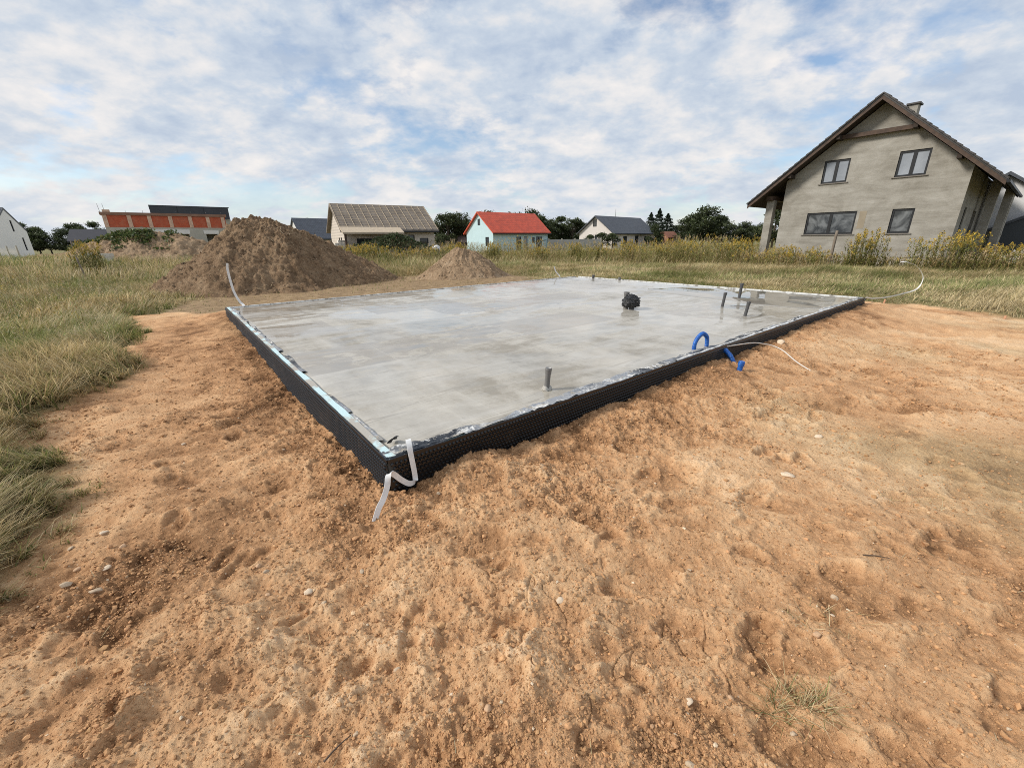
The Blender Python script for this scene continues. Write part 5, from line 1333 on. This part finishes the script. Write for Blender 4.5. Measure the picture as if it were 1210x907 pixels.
# dark clad building behind it
dk = empty('dark_clad_building', (-41.2, 51.2, 0), TH); tag(dk, 'dark standing seam roof rising behind the red brick building', 'building')
boxes('wall', [(0, 7.6, .3, 7, -.3, 4.6)], conc_w, dk)
dkm = simple_mat('seamed_sheet', (.040, .044, .055), .5, .15, 1.0)
bm = bmesh.new()
for i in range(3): box_bm(bm, i * 2.56 - .1, i * 2.56 + 2.42, 0, .2, 4.603, 5.93)
bm_obj('roof', bm, dkm, dk); boxes('roof_cap', [(-.12, 7.66, -.03, 7, 5.933, 6.0)], dkm, dk)
for i in range(1, 3): boxes('seam', [(i * 2.56 - .137, i * 2.56 - .103, -.02, .2, 4.603, 5.92)], FRAME, dk)

# grey panel fence between the two bungalows, and picket fence at the far left
pf = empty('panel_fence', (6.2, 70, 0), .15); tag(pf, 'low grey concrete panel fence between the blue and the white bungalow', 'fence')
for i in range(4): boxes('panel', [(i * 2.2 + .09, i * 2.2 + 2.11, -.03, .03, -.1, 1.75)], simple_mat('fence_concrete', (.36, .36, .35), .9, .1, 1.5), pf)
for i in range(5): boxes('post', [(i * 2.2 - .08, i * 2.2 + .08, -.08, .08, -.1, 1.9)], conc_w, pf)
hoop = smooth_path([(-.9 + 0.0, 0, 0), (-.75, 0, 1.0), (-.1, 0, 1.55), (.6, 0, 1.7)], 8)
o = tube_obj('hoop_frame', hoop, .07, simple_mat('hoop_plastic', (.05, .09, .10), .5, .1), None, 8); o.location = (4.9, 66, 0); tag(o, 'dark curved hoop at the right end of the pale blue house', 'hoop frame')
wf = empty('mesh_fence', (-52.5, 43.0, 0), math.radians(-24)); tag(wf, 'grey mesh fence in front of the white house at the left edge', 'fence')
for i in range(5): boxes('post', [(i * 2 - .05, i * 2 + .05, -.05, .05, -.1, 1.75)], conc_w, wf)
for i in range(4): boxes('panel', [(i * 2 + .06, i * 2 + 1.94, -.015, .015, .1 + .1 * k_, .14 + .1 * k_) for k_ in range(15)], conc_w, wf)

# building materials lying about
pale_b = simple_mat('white_blocks', (.62, .58, .52), .9, .12, 3)
def pallet(x, y, rz, nx, nz, label, s=.28):
    t = empty('block_pallet', (x, y, zat_lo(x, y)), rz); tag(t, label, 'block stack')
    boxes('pallet', [(0, nx * s, 0, .5, .02, .10), (0, nx * s, 0, .1, -.1, .017), (0, nx * s, .4, .5, -.1, .017)], batten, t)
    r = random.Random(int(x * 7)); bm = bmesh.new()
    for i in range(nx):
        for k in range(nz - (1 if r.random() < .3 else 0)): box_bm(bm, i * s + .01, (i + 1) * s - .015, (.0 + r.uniform(0, .03)), .5, .104 + k * .22, .104 + k * .22 + .21)
    bm_obj('blocks', bm, pale_b, t)
pallet(-27.6, 27.6, .5, 3, 2, 'stack of pale blocks near the low dark roofed house, left of the pair'); pallet(-25.4, 26.6, .3, 2, 2, 'stack of pale blocks close to the end of the weedy heap')
pallet(-15.4, 38.2, .6, 4, 5, 'pile of pale blocks and boards at the corner of the beige house')
# bundle wrapped in white sheeting right of the overgrown mound
v, f = ico(3); Vv = v * np.array([.42, .35, .40]) * (1 + .18 * fbm(v[:, 0] * 2, v[:, 1] * 2 + v[:, 2], 3, 88))[:, None]
o = link('wrapped_bundle', np_mesh('wrapped_bundle', Vv, tris=f, smooth=True), simple_mat('white_sheet', (.66, .65, .64), .6, .08, 3)); o.location = (-6.45, 37.6, .95); tag(o, 'white sheeted bundle at the right end of the overgrown mound', 'bundle')
# debris pile of rubble beside the concrete house
p = slab_pt(-2.1, 33.2)
r_ = np.random.default_rng(8); v0, f0 = ico(1); n = 70; L = v0[None] * r_.uniform(.6, 1.25, (n, len(v0), 1)) * r_.uniform(.06, .22, (n, 1, 1)); q = np.abs(r_.normal(0, .45, (n, 2))) * np.sign(r_.normal(size=(n, 2)))
L = L + np.concatenate([q, np.maximum(.42 - np.hypot(q[:, 0], q[:, 1]) * .4, .05)[:, None]], 1)[:, None, :]
cc = np.repeat(np.array([(.5, .48, .45), (.35, .33, .30), (.6, .6, .6), (.2, .2, .22)])[r_.integers(0, 4, n)], len(v0), 0)
o = link('rubble_pile', np_mesh('rubble_pile', L.reshape(-1, 3), tris=(f0[None] + (np.arange(n) * len(v0))[:, None, None]).reshape(-1, 3), attrs=dict(col=cc)), CM); o.location = (p[0], p[1], .3); o.scale = (1.3, 1.3, 1.6); tag(o, 'small pile of grey building rubble by the right side of the concrete house', 'rubble pile')

# ------------------------------------------------------------------ trees
BARK = simple_mat('bark', (.085, .066, .05), .95, .3, 8, .4, 20)
def tree_meshes(seed, kind='round', n=6800, leaf=.21):
    # unit: 1 m tall tree of height ~1; scaled by the object. crown spreads .15..1.0
    r = np.random.default_rng(seed); P = []; base = []
    if kind == 'round':
        nb = 26
        for i in range(nb):
            t = r.uniform(.12, .93); env = .42 * math.sin(PI * min(1, (t * .92 + .10))) ** .7
            a = r.uniform(0, 6.28); q = env * math.sqrt(r.uniform(.15, 1)) * .85
            base.append((q * math.cos(a), q * math.sin(a), .10 + t * .86, r.uniform(.075, .155)))
    elif kind == 'tall':
        for i in range(22):
            t = r.uniform(.2, .97); env = .26 * math.sin(PI * min(1, t * .9 + .12)) ** .6
            a = r.uniform(0, 6.28); q = env * math.sqrt(r.uniform(.1, 1)); base.append((q * math.cos(a), q * math.sin(a), t, r.uniform(.06, .12)))
    if kind == 'conifer':
        t = r.uniform(0, 1, n) ** .75; layer = (np.floor(t * 11) / 11); rad = .40 * (1 - t) * (.72 + .5 * ((t - layer) * 11 < .55)) + .01; a = r.uniform(0, 6.28, n)
        rad = rad * (1 + .25 * np.sin(a * 5 + layer * 40)) ; q = rad * np.sqrt(r.uniform(.25, 1, n)); P = np.stack([q * np.cos(a), q * np.sin(a), .04 + t * .96 - .25 * q], 1)
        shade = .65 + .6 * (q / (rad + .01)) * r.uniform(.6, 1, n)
    else:
        b = np.array(base); k = r.integers(0, len(b), n); d = r.normal(size=(n, 3)); d /= np.linalg.norm(d, axis=1)[:, None]; rr_ = b[k, 3] * np.abs(r.normal(.82, .22, n))
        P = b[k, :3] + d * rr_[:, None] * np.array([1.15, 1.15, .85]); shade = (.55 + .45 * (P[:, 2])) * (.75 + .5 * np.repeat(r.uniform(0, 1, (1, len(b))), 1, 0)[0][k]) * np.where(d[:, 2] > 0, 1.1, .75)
    cols = np.array([(.060, .080, .030), (.080, .098, .038), (.048, .064, .027)]) if kind != 'conifer' else np.array([(.022, .035, .020), (.030, .045, .025)])
    c = cols[r.integers(0, len(cols), n)] * shade[:, None] * r.uniform(.7, 1.3, (n, 1))
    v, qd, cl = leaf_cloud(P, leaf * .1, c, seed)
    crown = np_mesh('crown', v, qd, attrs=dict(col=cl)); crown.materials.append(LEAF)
    parts = []; V, Qq, T = tube([(0, 0, -.03), (.006, .004, .2), (-.004, .008, .45), (.004, 0, .72 if kind != 'conifer' else .97)], [.026, .020, .014, .005], 8, False); parts.append((V, Qq, None, np.zeros((len(V), 3))))
    for (bx, by, bz, br) in base[:12]:
        z0 = max(.08, bz * .55); V, Qq, T = tube([(0, 0, z0), (bx * .5, by * .5, (z0 + bz) / 2 + .02), (bx, by, bz)], [.011, .008, .003], 5, False); parts.append((V, Qq, None, np.zeros((len(V), 3))))
    V, Qq, T, C = join(parts); trunk = np_mesh('trunk', V, Qq, smooth=True); trunk.materials.append(BARK)
    return crown, trunk
TK = {'round': [tree_meshes(61, 'round'), tree_meshes(62, 'round'), tree_meshes(63, 'round')], 'tall': [tree_meshes(71, 'tall', 4200), tree_meshes(72, 'tall', 4200)], 'conifer': [tree_meshes(81, 'conifer', 4200, .16)], 'bush': [tree_meshes(64, 'round', 2600, .26)]}
def tree(kind, px, top, D, wide, label, name=None, k=None, cat='tree', base=-.2, grp='trees along the far edge of the field'):
    # px: horizontal bearing as x/y ratio, top: crown height in m, D: distance along y
    m = TK[kind][(k if k is not None else random.randrange(9)) % len(TK[kind])]
    o = empty(name or {'conifer': 'conifer_tree', 'bush': 'garden_bush'}.get(kind, 'leafy_tree'), (px * D, D, base), random.uniform(0, 6.28)); tag(o, label, cat, grp)
    o.scale = (top * wide * 1.25, top * wide * 1.25, top - base)
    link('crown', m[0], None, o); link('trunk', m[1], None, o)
tree('tall', -1.1106, 6.4, 95, 0.9, 'leftmost dark tree beside the white house at the left edge', k=0)
tree('round', -1.0854, 6.0, 95, 0.9, 'rounded dark tree second from the left edge', k=1)
tree('round', -1.059, 5.0, 95, 1.0, 'low dark tree left of the bungalow with the black roof', k=2)
tree('round', -1.0232, 5.3, 95, 1.0, 'dark tree right behind the left end of the low black roof', k=3)
tree('round', -0.9893, 6.9, 100, 0.75, 'taller dark tree rising over the low black roof', k=4)
tree('round', -0.9709, 5.9, 95, 0.85, 'dark tree behind the right half of the low black roof', k=5)
tree('tall', -0.9462, 6.5, 98, 0.9, 'airy dark tree just left of the red brick building', k=6)
tree('round', -0.9302, 5.4, 92, 0.9, 'dark tree touching the left end of the red brick building', k=7)
tree('tall', -0.4596, 6.6, 97, 0.7, 'thin tree behind the blue grey roof', k=8)
tree('round', -0.1702, 4.9, 84, 1.0, 'low dark tree at the right corner of the beige house', k=9)
tree('round', -0.1417, 6.9, 82, 0.9, 'tall dark leafy tree between the beige and the pale blue house', k=10)
tree('round', -0.1168, 7.2, 84, 0.8, 'tallest dark tree just left of the pale blue house', k=11)
tree('round', -0.0988, 5.6, 86, 0.8, 'dark tree against the left gable of the pale blue house', k=12)
tree('round', -0.0521, 8.4, 100, 0.9, 'tree crown peeping over the left end of the red roof', k=13)
tree('round', -0.0046, 8.35, 104, 1.0, 'tree crown peeping over the middle of the red roof', k=14)
tree('round', 0.0505, 8.4, 100, 0.75, 'tree crown at the right end of the red roof ridge', k=15)
tree('round', 0.0716, 7.1, 95, 0.9, 'dark tree directly right of the red roof', k=16)
tree('round', 0.0947, 6.5, 100, 1.0, 'rounded dark tree between the red and the graphite roof, left', k=17)
tree('tall', 0.1176, 6.7, 104, 1.2, 'rounded dark tree between the red and the graphite roof, middle', k=18)
tree('round', 0.1425, 6.6, 100, 1.0, 'rounded dark tree between the red and the graphite roof, right', k=19)
tree('round', 0.1678, 5.8, 104, 1.0, 'low dark tree touching the left eave of the graphite roof', k=20)
tree('conifer', 0.3195, 7.2, 98, 0.9, 'pointed dark conifer at the right end of the graphite roof', k=21)
tree('conifer', 0.3381, 7.9, 97, 0.85, 'tallest pointed dark conifer right of the white house', k=22)
tree('conifer', 0.3579, 7.0, 99, 1.1, 'broad dark conifer third right of the white house', k=23)
tree('round', 0.33, 4.4, 84, 0.75, 'low green tree in front of the dark conifers', k=24)
tree('round', 0.3799, 5.0, 104, 1.1, 'low dark tree behind the orange hut', k=25)
tree('round', 0.4184, 6.8, 90, 1.0, 'left crown of the big round green tree in the middle right', k=26)
tree('round', 0.442, 7.7, 88, 1.05, 'big round green tree left of the concrete house', k=27)
tree('round', 0.4727, 6.3, 90, 0.9, 'right shoulder tree of the big round green tree', k=28)
tree('round', 0.511, 4.7, 96, 1.1, 'low dark tree just right of the big round tree', k=29)
tree('round', 0.5335, 5.0, 96, 1.0, 'low dark tree midway from the big round tree to the concrete house', k=30)
tree('round', 0.5599, 4.5, 98, 1.1, 'low dark tree nearly touching the concrete house roof edge', k=31)
tree('round', 0.5817, 5.0, 96, 1.0, 'dark tree behind the left porch column of the concrete house', k=32)
tree('round', 0.605, 7.0, 72, 0.8, 'taller dark tree seen between the porch column and the concrete wall', k=33)
tree('round', 0.02, 6.2, 125, 1.6, 'far tree behind the pale blue house', k=34)
tree('round', 0.24, 6.0, 125, 1.6, 'far tree hidden mostly behind the white house', k=35)
tree('bush', 0.1821, 2.6, 73, 0.9, 'small green bush at the left corner of the white house', k=36, cat='bush', grp='bushes by the houses')
tree('bush', 0.212, 2.9, 73, 1.0, 'dark green bush in front of the white house, larger one', k=37, cat='bush', grp='bushes by the houses')
tree('bush', 0.236, 2.8, 73.5, 1.0, 'green bush under the eave of the white house', k=38, cat='bush', grp='bushes by the houses')
tree('bush', -0.155, 3.0, 76, 0.9, 'green bush in front of the brown outbuilding', k=39, cat='bush', grp='bushes by the houses')
